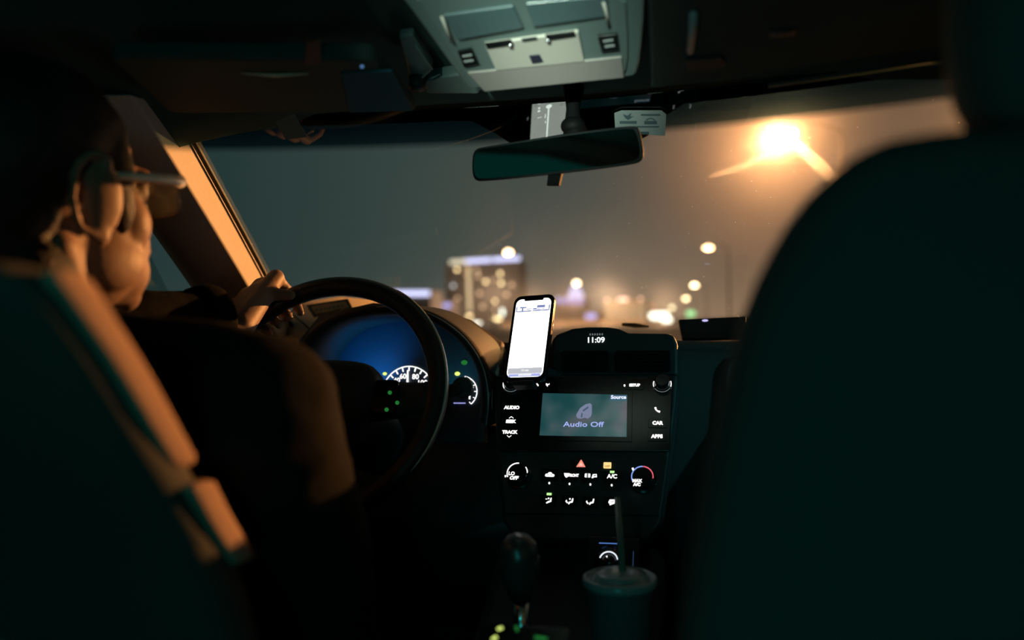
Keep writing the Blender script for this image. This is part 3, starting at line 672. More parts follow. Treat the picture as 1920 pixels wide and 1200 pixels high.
# hazard and airbag lamps
hz = thing('hazard_switch', 'small black switch with a lit red warning triangle above the heater buttons', 'hazard switch', ST.p(*ST.px(1090, 871)))
u, v = ST.px(1090, 871); MB().prism(ST, rrect(.012, .0085, .002, 3, u, v), 0, .003).build('switch', m_gloss, hz, bevel=.0005)
MB().prism(ST, [(u-.0070, v-.0052), (u+.0070, v-.0052), (u+.0066, v-.0040), (u+.0006, v+.0064), (u-.0006, v+.0064), (u-.0066, v-.0040)], .003, .0036).build('triangle_symbol', RD_, hz, smooth=False)
MB().prism(ST, [(u-.0036, v-.0034), (u+.0036, v-.0034), (u, v+.0026)], .0036, .0040).build('triangle_centre', glow('pink_indicator', (1.0, .55, .45), 1.0), hz, smooth=False)
ab = thing('airbag_lamp', 'small amber OFF lamp right of the hazard triangle', 'warning lamp', ST.p(*ST.px(1139, 873)))
u, v = ST.px(1139, 873); MB().prism(ST, rrect(.0058, .0046, .001, 3, u, v), 0, .002).build('lamp_window', Y_, ab, smooth=False)
text('lamp_lettering', ST, u, v-.0022, .0045, 'OFF', glow('amber_dark', (.75, .45, .12), .8), ab, w=.0023, bold=.0002)

# ---- steering wheel
WC = Vector((-0.370, 1.182, 1.294)); tilt = 0.444
wn = Vector((0.019*math.cos(tilt), -math.cos(tilt), math.sin(tilt))).normalized()
WF = Frame(WC, wn)
wheel = thing('steering_wheel', 'black leather steering wheel held by the driver, bright glint on its rim', 'steering wheel', WC)
RM = 0.183; RR = 0.0155
def Rm(tdeg, out=0.0, n=0.0):
    t_ = math.radians(tdeg); return WF.p((RM+out)*math.cos(t_), (RM+out)*math.sin(t_), n)
MB().tube([Rm(i*4) for i in range(90)], RR, 16, closed=True).build('rim', m_leather, wheel)
MB().tube([Rm(-36+i*3, RR*0.93, RR*0.50) for i in range(33)], [0.0004+0.0017*math.sin(PI*i/32)**0.5 for i in range(33)], 6).build('rim_glint', mat('rim_glint_gloss', (0.75, 0.66, 0.58), 0.35, spec=0.9, metal=0.3), wheel)  # pale strip standing in for the lamp's glint on the rim
hub = smoothpts([Vector((a, b, 0)) for a, b in ((-.085, .045), (-.045, .062), (.045, .062), (.085, .045), (.088, -.01), (.055, -.065), (.02, -.085), (-.02, -.085), (-.055, -.065), (-.088, -.01), (-.085, .045))])
hp = [(p.x, p.y) for p in hub[:-1]]
mbh = MB(); mbh.loft([[WF.p(a*k, b*k, w_) for a, b in hp] for k, w_ in ((0.9, -0.06), (1.0, -0.04), (1.0, -0.015), (0.93, -0.004), (0.7, 0.004), (0.3, 0.007))])
hubo = mbh.build('airbag_cover', m_black, wheel)
MB().disc(WF, 0, -0.005, 0.017, 0.006, 0.009, 24, 0.011).build('emblem_plate', m_gloss, hubo)
for a, b, wd in ((0, 78, .034), (180, 78, .034), (255, 70, .018), (285, 70, .018)):
    ang = math.radians(a); c_, s_ = math.cos(ang), math.sin(ang)
    rr_ = []
    for q, wk, dn in ((.07, wd, -.028), (.12, wd*.85, -.022), (.155, wd*.7, -.010), (.176, wd*.8, -.003)):
        pts_ = []
        for x_, z_ in ((-1, 0), (-.7, .008), (.7, .008), (1, 0), (.7, -.010), (-.7, -.010)): pts_.append(WF.p(q*c_-x_*wk*s_, q*s_+x_*wk*c_, dn+z_))
        rr_.append(pts_)
    MB().loft(rr_).build('spoke', m_black, wheel)
for sgn in (-1, 1):
    u0 = sgn*0.098
    pad = MB().prism(WF, rrect(.020, .026, .008, 4, u0, .002), -.022, -.008).build('switch_pad', m_gloss, wheel, bevel=.002)
    tgt = ((590, 720), (622, 724), (595, 744)) if sgn < 0 else ((728, 733), (742, 752), (722, 765))
    for j, q in enumerate(tgt):
        a, b = WF.px(*q)
        MB().disc(WF, a, b, .0010 if sgn < 0 else .0030, -.008 if sgn > 0 else .0, -.006 if sgn > 0 else .0012, 10).build('switch_light', (W_dim if j < 2 else YG_) if sgn < 0 else G_dim, pad, smooth=False)
# column and stalks
MB().lathe(WC-wn*0.05, -wn, [(.045, 0), (.055, .02), (.06, .15), (.05, .22)], 24).build('column_shroud', m_black, wheel)
st_ = MB().tube([WC-wn*0.075+WF.x*.04, WC-wn*.07+WF.x*.11+WF.y*.01, U(862, 728, 1.29), U(868, 724, 1.29)], [.007, .007, .011, .010], 12)
stalk = thing('wiper_stalk', 'dark wiper stalk sticking out behind the right side of the steering wheel', 'stalk', WC-wn*0.075+WF.x*.05)
st_.build('lever', m_black, stalk)
MB().arc(Frame(U(866, 726, 1.285), (0.1, -1, .2)), 0, 0, .0165, .0178, -10, 70, 0, .002, 12).build('lever_highlight', mat('stalk_highlight', (.4, .3, .26), .3, spec=.7), stalk)  # pale arc drawn as the highlight round the lever end
MB().disc(Frame(U(866, 726, 1.286), (0.1, -1, .2)), 0, 0, .0165, -.012, 0.001, 24).build('lever_cap', m_dark, stalk, bevel=.002)
st2 = MB().tube([WC-wn*0.075-WF.x*.04, WC-wn*.07-WF.x*.11+WF.y*.01, WC-wn*.075-WF.x*.17+WF.y*.012], [.007, .007, .009], 12)
tag(st2.build('indicator_stalk', m_black), 'dark indicator stalk behind the left side of the steering wheel', 'stalk')

# ---- centre console, shifter, dial, cup
con = thing('centre_console', 'black centre console between the two front seats', 'centre console', (0, 0.9, 0.6))
rings = []
for y, z, hw in ((0.25, 1.00, .11), (0.72, 1.00, .115), (0.80, .955, .12), (1.10, .965, .125), (1.22, 1.01, .13), (1.30, 1.06, .13)):
    rings.append([Vector((-hw, y, .5)), Vector((-hw, y, z-.02)), Vector((-hw+.02, y, z)), Vector((hw-.02, y, z)), Vector((hw, y, z-.02)), Vector((hw, y, .5))])
MB().loft(rings).build('console_body', m_black, con, bevel=.006)
sh = thing('gear_shifter', 'rounded gear shifter knob with an orange glint on the centre console', 'gear shifter', (U(972, 1060, .97)-Vector((0, 0, .10))))
kb = U(975, 1044, .965)
MB().lathe(kb-Vector((0, 0.0, .050)), (0, -.12, 1), [(.012, 0), (.015, .012), (.021, .03), (.0235, .05), (.0215, .066), (.013, .076), (0, .078)], 28).build('knob', mat('shifter_leather', (.045, .05, .05), .28, spec=.7), sh)
MB().lathe(kb-Vector((0, 0.0, .13)), (0, 0, 1), [(.012, 0), (.009, .04), (.009, .085)], 20).build('shaft', m_chrome, sh)
bt = [[Vector((kb.x+math.cos(a)*r_ + 0, kb.y+math.sin(a)*r_*1.3, z_)) for a in [2*PI*k/20 for k in range(20)]] for r_, z_ in ((.05, .965), (.044, .98), (.032, .992), (.022, 1.005), (.012, 1.02))]
MB().loft(bt).build('boot', m_leather, sh)
for q, mm, a_ in (((937.5, 1179), YG_, .5), ((927, 1197), YG_, .7), ((969, 1179), G_dim, -1.2), ((1014, 1197), G_dim, -.1)):
    pass
GF = Frame(U(960, 1190, .80), (0, -.45, .9))
gi = thing('gear_indicator', 'lit yellow-green gear position letters beside the shifter', 'gear indicator', GF.o)
MB().rect(GF, .01, -.01, .09, .045, -.006, 0).build('plate', m_gloss, gi, bevel=.001)
for q, mm, a_, ln in (((937.5, 1179), YG_, .5, .0052), ((927, 1197), YG_, .8, .0055), ((969, 1179), G_dim, -1.2, .006), ((1014, 1197), G_dim, -.1, .012)):
    u, v = GF.px(*q); MB().rect(GF, u, v, ln, .0028, 0, .001, a_).build('position_light', mm, gi, smooth=False)
DF = Frame(U(1143, 1052, 1.20), (0, -.8, .6))
dd = thing('drive_mode_dial', 'dark round dial with a white lit arc above the cup', 'dial', DF.o)
MB().rect(DF, .004, .002, .075, .070, -.02, -.002).build('dial_panel', m_gloss, dd, bevel=.002)
kd = MB().lathe(DF.o-DF.n*.002, DF.n, [(.0225, 0), (.0225, .003), (.0175, .005), (.0165, .012), (0, .0125)], 36).build('knob', m_gloss, dd)
MB().arc(DF, 0.0, -.004, .0118, .0132, 8, 165, .0125, .0135, 30).build('dial_light', glow('cool_white', (.85, .9, 1.0), 1.3), kd, smooth=False)
u, v = DF.px(1139.5, 1050); MB().disc(DF, u, v, .0010, .0125, .0135, 8).build('dial_dot', W_, kd, smooth=False)
u, v = DF.px(1140, 1018); MB().rect(DF, u, v, .026, .0011, -.002, -.001).build('blue_light_line', glow('blue_line', (.15, .35, 1.0), .55), dd, smooth=False)
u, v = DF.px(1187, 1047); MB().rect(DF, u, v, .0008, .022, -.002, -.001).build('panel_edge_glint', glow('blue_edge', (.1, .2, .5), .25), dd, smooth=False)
blu = MB().tube([U(1000, 1030, 1.0), U(1001, 1050, .995), U(999, 1070, .99)], .0011, 6)
blu.build('blue_light_strip', glow('blue_strip', (.05, .12, .7), .22), con)
cc = U(1162, 1082, 1.03)
cup = thing('drink_cup', 'dark teal drink cup with a lid and a tall straw in the console', 'cup', cc-Vector((0, 0, .125)))
MB().lathe(cc-Vector((0, 0, .125)), (0, 0, 1), [(.028, 0), (.030, .004), (.041, .118), (.0425, .122)], 40).build('cup_body', m_cup, cup)
lid = MB().lathe(cc-Vector((0, 0, .006)), (0, 0, 1), [(.0445, -.004), (.0455, 0), (.0450, .006), (.0415, .008), (.0400, .004), (.034, .003), (.032, .010), (.022, .012), (0, .012)], 40).build('lid', m_lid, cup)
sb = cc+Vector((.004, .0, .0)); tp = U(1158, 934, 1.10)
straw = MB().tube([sb-Vector((0, 0, .10)), sb, tp], .0042, 12).build('straw', m_straw, cup)

# ---- phone on its mount
pc = U(992.5, 632, 1.345)
PHN = Vector((-0.16, -0.87, 0.46)).normalized()
PH = Frame(pc, PHN, UPL(1025, 628, pc, PHN)-UPL(960, 634, pc, PHN))
tl, bl_ = Vector(PH.px(1001, 565)), Vector(PH.px(984, 697)); ax = (tl-bl_).normalized()
PH = Frame(pc, PHN, (PH.x*ax.y - PH.y*ax.x)); PHN = PH.n
ph = thing('smartphone', 'smartphone showing a bright white map screen, clipped to the dash', 'phone', pc)
tl = PH.px(966, 565); trr = PH.px(1036, 565); bb = PH.px(984, 697)
HW = .0330; HH = .0745
hw, hh = .0305, .0700
MB().prism(PH, rrect(HW+.003, HH+.003, .013, 8), -.009, 0.0).build('case', m_gloss, ph, bevel=.0015)
def gm_(name, c, s):
    return glow(name, c, s)
scrm = bpy.data.materials.new('phone_screen'); scrm.use_nodes = True; t = scrm.node_tree; b_ = t.nodes['Principled BSDF']
b_.inputs['Base Color'].default_value = (.01, .01, .01, 1); b_.inputs['Roughness'].default_value = .15
c = t.nodes.new('ShaderNodeTexCoord'); n_ = t.nodes.new('ShaderNodeTexNoise'); n_.inputs['Scale'].default_value = 60; t.links.new(c.outputs['Object'], n_.inputs[0])
r_ = t.nodes.new('ShaderNodeValToRGB'); t.links.new(n_.outputs['Fac'], r_.inputs[0]); ramp(r_, [(0.3, (.95, .93, .88)), (.7, (1, .98, .93))])
t.links.new(r_.outputs[0], b_.inputs['Emission Color']); b_.inputs['Emission Strength'].default_value = 3.2
notch = []
for p in rrect(hw, hh, .009, 6): notch.append(p)
# cut the notch: walk the outline and insert it on the top edge
top = max(p[1] for p in notch); out = []
for a, b in zip(notch, notch[1:]+notch[:1]):
    out.append(a)
    if abs(a[1]-top) < 1e-6 and abs(b[1]-top) < 1e-6 and a[0] > b[0] and abs(a[0]-b[0]) > .01:
        out += [(.0175, top), (.0160, top-.0035), (-.0160, top-.0035), (-.0175, top)]
screen = MB().prism(PH, out, 0.0, .0006).build('screen', scrm, ph, smooth=False)
PW = glow('map_white', (1, 1, .97), 10.0); PG = glow('map_grey', (.66, .67, .74), .80); PB = glow('map_blue_grey', (.22, .26, .50), 1.0); PV = glow('map_violet', (.42, .46, .85), 1.0)
PD = glow('map_pale', (.88, .88, .90), 1.0)
def pr(nm, u, v, a, b, m_, w0=.0006, w1=.0009, ang=0): return MB().rect(PH, u, v, a, b, w0, w1, ang).build(nm, m_, screen, smooth=False)
pr('route_line', -.001, .012, .0022, .092, PW)
MB().disc(PH, -.001, -.036, .0050, .0006, .0010, 20).build('destination_marker', PW, screen, smooth=False)
for a, b, c_, d_ in ((-.018, -.052, .004, .004), (-.018, -.038, .003, .004), (-.018, -.030, .004, .004), (-.016, -.012, .007, .0012), (-.006, -.012, .0014, .010), (-.005, .004, .0012, .006), (-.004, -.049, .006, .0016), (.006, -.053, .007, .0016)):
    pr('map_mark', a, b, c_, d_, PW)
# direction banner at the top
bn_ = MB()
for a, b, c_, d_ in ((0, .0475, .056, .0022), (-.0285, .052, .0022, .010), (.0285, .052, .0022, .010)): bn_.rect(PH, a, b, c_, d_, .0006, .0009)
bn_.build('banner_outline', PB, screen, smooth=False)
for a, b, c_, d_ in ((-.017, .0545, .012, .0026), (-.018, .0515, .0030, .007), (.014, .0550, .014, .0050), (-.002, .0515, .018, .0016), (.010, .0500, .020, .0014)):
    pr('banner_mark', a, b, c_, d_, PB)
pr('lower_bar', 0, -.0595, .058, .010, PG); pr('home_area', 0, -.0672, .054, .0048, PV); pr('home_bar', .001, -.0668, .022, .0026, PD, .0009, .0012)
text('lower_bar_lettering', PH, .0, -.0590, .0048, '10 min', PD, screen, w=.0012, bold=.0002)
for a, b in ((.021, -.033), (.021, -.045), (-.024, -.047), (-.003, -.047)):
    MB().arc(PH, a, b, .0022, .0028, 0, 360, .0006, .0009, 16).build('map_button', PD, screen, smooth=False)
MB().tube([PH.p(HW+.0030, .030, -.004), PH.p(HW+.0030, .012, -.004)], .0010, 6).build('side_key', mat('side_key_metal', (.8, .75, .6), .2, metal=1.0), ph)
mt = thing('phone_mount', 'small black mount arm holding the phone against the dash', 'phone mount', PH.p(.006, -.05, -.04))
MB().tube([PH.p(.0, -.02, -.012), PH.p(.004, -.04, -.035), Vector((0.0-.04, 1.415, 1.30))], .009, 12).build('arm', m_black, mt)
MB().prism(PH, rrect(.026, .030, .006, 4, 0, -.02), -.016, -.0095).build('cradle', m_black, mt, bevel=.001)
cl = MB(); cl.prism(PH, rrect(.018, .004, .002, 3, 0, -HH-.007), -.016, .004); cl.build('lower_lip', m_black, mt, bevel=.001)

# ================================================================== OVERHEAD
# windscreen mirror
mc = U(1046, 290, 1.15); MN = Vector((-0.10, -1, -0.075)).normalized()
MF = Frame(mc, MN, UPL(1200, 272, mc, MN)-UPL(890, 307, mc, MN))
mir = thing('rear_view_mirror', 'black rear-view mirror hanging below the overhead console', 'rear-view mirror', U(1075, 175, 1.2))
mo = smoothpts([Vector((*MF.px(*q), 0)) for q in ((905, 276), (1050, 252), (1190, 234), (1200, 242), (1209, 288), (1203, 303), (1185, 309), (1040, 328), (905, 341), (890, 338), (885, 322), (886, 290), (893, 279), (905, 276))], 2)
mp = [(p.x, p.y) for p in mo[:-1]]; cu = sum(p[0] for p in mp)/len(mp); cv = sum(p[1] for p in mp)/len(mp)
MB().loft([[MF.p(cu+(a-cu)*k, cv+(b-cv)*k2, w_) for a, b in mp] for k, k2, w_ in ((.80, .55, -.034), (.93, .85, -.022), (.985, .97, -.008), (1.0, 1.0, 0), (.985, .95, .003))]).build('housing', m_black, mir)
MB().prism(MF, [(cu+(a-cu)*.965, cv+(b-cv)*.87) for a, b in mp], .003, .0036).build('mirror_glass', m_mirror, mir, smooth=False)
MB().prism(MF, [MF.px(*q) for q in ((1026, 326), (1052, 322), (1046, 348), (1023, 348))], -.014, -.004).build('tilt_lever', m_stem, mir, bevel=.001)
MB().tube([MF.p(*MF.px(1070, 255), -.03), U(1074, 222, 1.175), U(1074, 205, 1.18), U(1076, 165, 1.20)], [.020, .011, .009, .015], 16).build('stem', m_stem, mir)
MB().ell(U(1074, 236, 1.17), (.017, .014, .013)).build('ball_joint', m_stem, mir)

# overhead console
OCN = Vector((0, -0.30, -0.95)).normalized()
oc0 = U(1037, 165, 1.06)
# console's face follows the slope of the roof across the car
ON = Vector((0.055, -0.34, -0.94)).normalized()
OF = Frame(oc0, ON, (1, 0, 0.05))
oc = thing('overhead_console', 'pale grey overhead console with map lights and switches above the mirror', 'overhead console', oc0)
def oq(*P): return [OF.px(*q) for q in P]
def orr(P, k=2):
    P = P+[P[0]]; s = smoothpts([Vector((a, b, 0)) for a, b in P], k)[:-1]; return [(p.x, p.y) for p in s]
body = orr(oq((700, -30), (745, -2), (800, 70), (868, 165), (885, 181), (930, 180), (1050, 168), (1185, 156), (1198, 145), (1206, 80), (1212, -30), (1000, -45)), 1)
MB().prism(OF, body, -.055, -.008).build('surround', m_console, oc, bevel=.006, seg=3)
inner = orr(oq((780, 5), (830, 80), (878, 160), (895, 172), (1050, 161), (1172, 150), (1180, 100), (1172, -25), (900, -35)), 1)
MB().prism(OF, inner, -.008, -.003).build('main_plate', m_console, oc, bevel=.002)
MB().prism(OF, oq((876, 137), (1166, 107), (1170, 146), (908, 172)), -.003, .0005).build('storage_door', m_door, oc, bevel=.0015)
MB().prism(OF, oq((908, 82), (1084, 58), (1096, 114), (930, 131)), -.003, .0015).build('switch_plate', m_plate, oc, bevel=.0012)
for P in (((908, 78), (958, 71), (964, 81), (914, 88)), ((1022, 62), (1077, 55), (1080, 65), (1026, 73))):
    MB().prism(OF, oq(*P), .0015, .0030).build('rocker_switch', m_gloss, oc, bevel=.0005)
MB().prism(OF, oq((977, 70), (1006, 66), (1008, 72), (980, 76)), .0015, .0025).build('rocker_switch', m_dark, oc, bevel=.0004)
MB().prism(OF, oq((992, 102), (1012, 100), (1018, 112), (998, 115)), .0015, .0030).build('sensor_window', mat('navy_plastic', (.004, .010, .03), .3), oc, smooth=False)
for q in ((957, 81), (1028, 72)):
    u, v = OF.px(*q); MB().ell(OF.p(u, v, .003), (.0030, .0030, .0030), None, 12, 8).build('button_cap', m_chrome, oc)
for P in (((858, 98), (885, 92), (898, 120), (870, 126)), ((1120, 68), (1158, 64), (1162, 94), (1128, 98))):
    s_ = MB().prism(OF, oq(*P), -.003, .0008).build('rocker_switch', m_gloss, oc, bevel=.0008)
    a = [sum(p[0] for p in P)/4, sum(p[1] for p in P)/4]
    mb_ = MB()
    for dy in (-6, 4):
        u, v = OF.px(a[0]+dy*.3, a[1]+dy); mb_.rect(OF, u, v, .0115, .0032, .0008, .0014)
    mb_.build('switch_legend', mat('legend_grey', (.45, .5, .5), .5), s_, smooth=False)
for P in (((830, 28), (962, 10), (982, 52), (858, 75)), ((985, 6), (1138, -8), (1142, 30), (1000, 50))):
    fr_ = MB().prism(OF, oq(*P), -.003, .0012).build('map_light', m_lensclear, oc, bevel=.002)
    c_ = OF.px(sum(p[0] for p in P)/4, sum(p[1] for p in P)/4); mb_ = MB()
    for i in range(7): mb_.rect(OF, c_[0]-.030+.010*i, c_[1], .0012, .022, .0012, .0018)
    mb_.build('lens_ribs', m_lensclear, fr_, smooth=False)
MB().tube([OF.p(*OF.px(1131, 2), .001), OF.p(*OF.px(1137, 25), .001), OF.p(*OF.px(1141, 46), .001)], .0018, 8).build('lens_edge', m_plate, oc)
MB().tube([OF.p(*OF.px(828, 30), .001), OF.p(*OF.px(838, 55), .001), OF.p(*OF.px(848, 78), .001)], .0018, 8).build('lens_edge', m_plate, oc)

# sun visors
def visor(name, corners, label, mirror=None, extra=None):
    c0 = U(*corners[0]); root = thing(name, label, 'sun visor', c0)
    P = [U(*c) for c in corners]; n_ = (P[1]-P[0]).cross(P[3]-P[0]).normalized()
    if n_.z > 0: n_ = -n_
    fr_ = Frame(c0, n_, P[1]-P[0]); pts_ = [((p-c0).dot(fr_.x), (p-c0).dot(fr_.y)) for p in P]
    s = smoothpts([Vector((a, b, 0)) for a, b in pts_+pts_[:1]], 2)
    # keep corners tight
    o2 = []
    n4 = len(pts_)
    for i in range(n4):
        a, b, c = Vector(pts_[i-1]), Vector(pts_[i]), Vector(pts_[(i+1) % n4])
        pa = b+(a-b).normalized()*.014; pc_ = b+(c-b).normalized()*.014
        for k in range(5):
            t_ = k/4; q = pa*(1-t_)**2+b*2*t_*(1-t_)+pc_*t_**2; o2.append((q.x, q.y))
    MB().prism(fr_, o2, -.010, .010).build('visor_panel', m_visor, root, bevel=.005, seg=3)
    return root, fr_
vl, vf = visor('sun_visor', ((318, 200, 1.04), (782, 196, 1.09), (700, 42, .86), (205, 92, .80)), 'driver side sun visor folded up against the roof, blue tinge at its inner end')
def vq(*P): return [vf.px(*q) for q in P]
MB().prism(vf, vq((575, 55), (600, 52), (602, 100), (570, 104)), .010, .012).build('strap', m_black, vl, bevel=.001)
MB().prism(vf, vq((640, 118), (735, 112), (772, 190), (655, 194)), .010, .0125).build('vanity_mirror_cover', mat('blue_lit_plastic', (.012, .09, .13), .75, spec=.1), vl, bevel=.001)  # blue light on this corner is put into the cover's colour
MB().tube([vf.p(*vf.px(452, 119), .011), vf.p(*vf.px(515, 121), .0125), vf.p(*vf.px(578, 120), .011)], [.0006, .0022, .0006], 8).build('pocket_edge', mat('tan_edge_highlight', (.6, .5, .36), .4), vl)  # sewn pocket edge, with its highlight put into the tan colour
MB().disc(vf, *vf.px(679, 106), .0016, .010, .012, 8).build('blue_glint', glow('blue_glint_glow', (.2, .5, 1.0), .5), vl)  # small glowing disc standing in for a blue glint
cb = thing('visor_clip', 'teal-grey visor clip bracket between visor and overhead console', 'visor clip', U(815, 160, 1.10))
cbn = Frame(U(800, 120, 1.07), (0.03, -.35, -.93))
MB().prism(cbn, [cbn.px(*q) for q in ((748, 65), (775, 62), (812, 122), (790, 142), (770, 145))], -.01, .003).build('bracket', m_console, cb, bevel=.003)
MB().tube([cbn.p(*cbn.px(780, 78), .005), cbn.p(*cbn.px(811, 121), .006), cbn.p(*cbn.px(790, 140), .006), cbn.p(*cbn.px(768, 143), .005)], .0016, 8).build('bracket_edge', m_console, cb)
MB().lathe(U(782, 158, 1.09), (0, -.3, -1), [(.012, -.01), (.011, .006), (.006, .010), (0, .010)], 20).build('pivot', m_black, cb)
# header trim beside the console
hb = MB(); HF = Frame(U(830, 165, 1.13), (0.0, -.4, -.9))
hb.prism(HF, [HF.px(*q) for q in ((790, 150), (860, 140), (900, 178), (800, 177))], -.02, 0)
tag(hb.build('header_trim', m_console, bevel=.004), 'small grey header trim strip left of the overhead console', 'trim')
vr, vf2 = visor('sun_visor', ((1222, 150, 1.07), (1905, 52, .98), (1905, -90, .74), (1215, -30, .80)), 'passenger side sun visor folded up right of the overhead console')
def vq2(*P): return [vf2.px(*q) for q in P]
MB().prism(vf2, vq2((1282, 92), (1350, 85), (1362, 104), (1290, 112)), .010, .014).build('clip', m_black, vr, bevel=.002)
MB().tube([vf2.p(*vf2.px(1300, 2), .012), vf2.p(*vf2.px(1298, 40), .012), vf2.p(*vf2.px(1294, 76), .012)], .004, 8).build('hinge_rod', mat('blue_grey_rod', (.25, .35, .38), .35), vr)
MB().prism(vf2, vq2((1440, 38), (1495, 33), (1490, 48), (1445, 50)), .010, .0115).build('label_mark', m_black, vr)
MB().prism(vf2, vq2((1440, 140), (1880, 72), (1880, 79), (1440, 147)), .010, .0125).build('edge_seam', m_visor, vr)

# stickers on the glass
def glassframe(px, py, px2, py2):
    a = hitws(px, py); b = hitws(px2, py2); c_ = hitws(px, py-20)
    n_ = (b-a).cross(c_-a).normalized()
    if n_.y > 0: n_ = -n_
    return Frame(a+n_*.003, n_, b-a)
SF = glassframe(1200, 232, 1240, 232)
s1 = MB().prism(SF, orr([SF.px(*q) for q in ((1152, 212), (1165, 207), (1240, 207), (1249, 214), (1247, 254), (1154, 247))], 0), 0, .0008)
s1 = tag(s1.build('inspection_sticker', m_sticker, smooth=False), 'pale rectangular sticker on the windscreen right of the mirror', 'sticker')
im = MB(); im.prism(SF, [SF.px(*q) for q in ((1168, 213), (1176, 216), (1184, 211), (1182, 218), (1188, 217), (1178, 224), (1172, 220))], .0008, .0012)
for a, b, c_, d_ in ((1162, 226, 1194, 231), (1208, 226, 1232, 232), (1195, 235.5, 1236, 238), (1196, 246, 1217, 251), (1202, 213, 1238, 216)):
    im.prism(SF, [SF.px(*q) for q in ((a, b), (c_, b), (c_, d_), (a, d_))], .0008, .0012)
im.arc(SF, *SF.px(1220, 227), .0055, .0075, 20, 160, .0008, .0012, 10)
im.build('printing', m_stick_ink, s1, smooth=False)
SL = glassframe(535, 236, 560, 236)
s2 = tag(MB().prism(SL, [SL.px(*q) for q in ((507, 214), (552, 212), (576, 256), (536, 261))], 0, .0008).build('toll_tag', mat('grey_tag', (.10, .16, .16), .5), smooth=False), 'grey slanted tag on the windscreen above the driver', 'sticker')
LF = Frame(U(618, 577, 1.66), (.1, -.75, .65))
pl = thing('registration_plate', 'small framed number tag on the dash corner seen through the steering wheel', 'tag', LF.o)
MB().prism(LF, [LF.px(*q) for q in ((574, 572), (652, 560), (661, 577), (588, 594))], -.002, 0).build('frame', m_black, pl, smooth=False)
MB().prism(LF, [LF.px(*q) for q in ((583, 575), (648, 565), (654, 576), (592, 589))], 0, .0008).build('plate', mat('tan_plate', (.22, .19, .14), .5), pl, smooth=False)
mk_ = MB()
for k in range(7):
    q = (594+k*8, 582-k*1.3); u, v = LF.px(*q); mk_.rect(LF, u, v, .006, .008, .0008, .0012, .1)
mk_.build('plate_lettering', m_stick_ink, pl, smooth=False)
# wiper resting at the foot of the windscreen
wp = MB().tube([hitws(px_, py_)+Vector((0, .012, .010)) for px_, py_ in ((1165, 617), (1190, 619), (1216, 621))], [.003, .005, .002], 8)
tag(wp.build('windscreen_wiper', m_black), 'thin black wiper blade lying beyond the clock pod', 'wiper')

# ================================================================== SEATS
def seat(name, stations, label, orange=False):
    """stations: z, xl, xr, Yrear, thickness"""
    z0 = stations[-1][0]; root = thing(name, label, 'car seat', ((stations[-1][1]+stations[-1][2])/2, stations[-1][3]+.1, z0))
    rings = []
    for z, xl, xr, Y, th in stations:
        cx = (xl+xr)/2; a = (xr-xl)/2; r = []
        for k in range(32):
            q = 2*PI*k/32; c_, s_ = math.cos(q), math.sin(q); e = .55
            r.append(Vector((cx+a*math.copysign(abs(c_)**e, c_), Y+th/2+th/2*math.copysign(abs(s_)**e, s_), z)))
        rings.append(r)
    b = MB().loft(rings).build('backrest', m_seat, root, sub=1)
    return root, b
# passenger seat: outline narrows to the headrest
ps = [(1.492, .298, .46, .46, .05), (1.484, .275, .485, .445, .085), (1.462, .250, .51, .44, .105), (1.435, .233, .53, .435, .12), (1.40, .216, .545, .43, .13), (1.35, .203, .56, .435, .14), (1.28, .188, .575, .44, .145), (1.18, .170, .59, .455, .15), (1.0, .165, .60, .48, .15), (.75, .165, .60, .51, .14)]
pst, _b = seat('front_seat', ps, 'near black passenger seat back filling the right of the view')
hrr = []
for z, hw_, th in ((1.478, .070, .05), (1.495, .088, .09), (1.53, .098, .105), (1.575, .096, .10), (1.62, .085, .09), (1.645, .05, .05)):
    hrr.append([Vector((.425+hw_*math.copysign(abs(math.cos(q))**.6, math.cos(q)), .50+th/2*math.copysign(abs(math.sin(q))**.6, math.sin(q)), z)) for q in [2*PI*k/28 for k in range(28)]])
MB().loft(hrr).build('headrest', m_seat, pst, sub=1)
cu_ = MB().loft([[Vector((x, y, z)) for x, y in ((.17, .62), (.60, .62), (.62, 1.10), (.15, 1.10))] for z in (.72, .90)]).build('seat_cushion', m_seat, pst, bevel=.04, seg=4)
a0 = U(70, 505, .40); a1 = U(200, 690, .46); a2 = U(325, 900, .53); a3 = U(432, 1065, .60)
ds = []
for p, Y in ((a0, .36), (a0.lerp(a1, .5), .385), (a1, .41), (a1.lerp(a2, .5), .44), (a2, .47), (a3, .52)):
    ds.append((p.z, -.76-p.x, p.x, p.y-.035, .085))
ds = [(ds[0][0]+.010, ds[0][1]+.07, ds[0][2]-.07, ds[0][3]+.012, .05), (ds[0][0]+.006, ds[0][1]+.025, ds[0][2]-.025, ds[0][3]+.004, .075)]+ds
ds += [(1.0, -.60, -.155, .60, .11), (.75, -.60, -.155, .66, .12)]
dst, _b = seat('front_seat', ds, 'driver seat back with an orange-lit edge at the lower left')
cu_ = MB().loft([[Vector((x, y, z)) for x, y in ((-.59, .74), (-.16, .74), (-.14, 1.10), (-.60, 1.10))] for z in (.72, .90)]).build('seat_cushion', m_seat, dst, bevel=.04, seg=4)
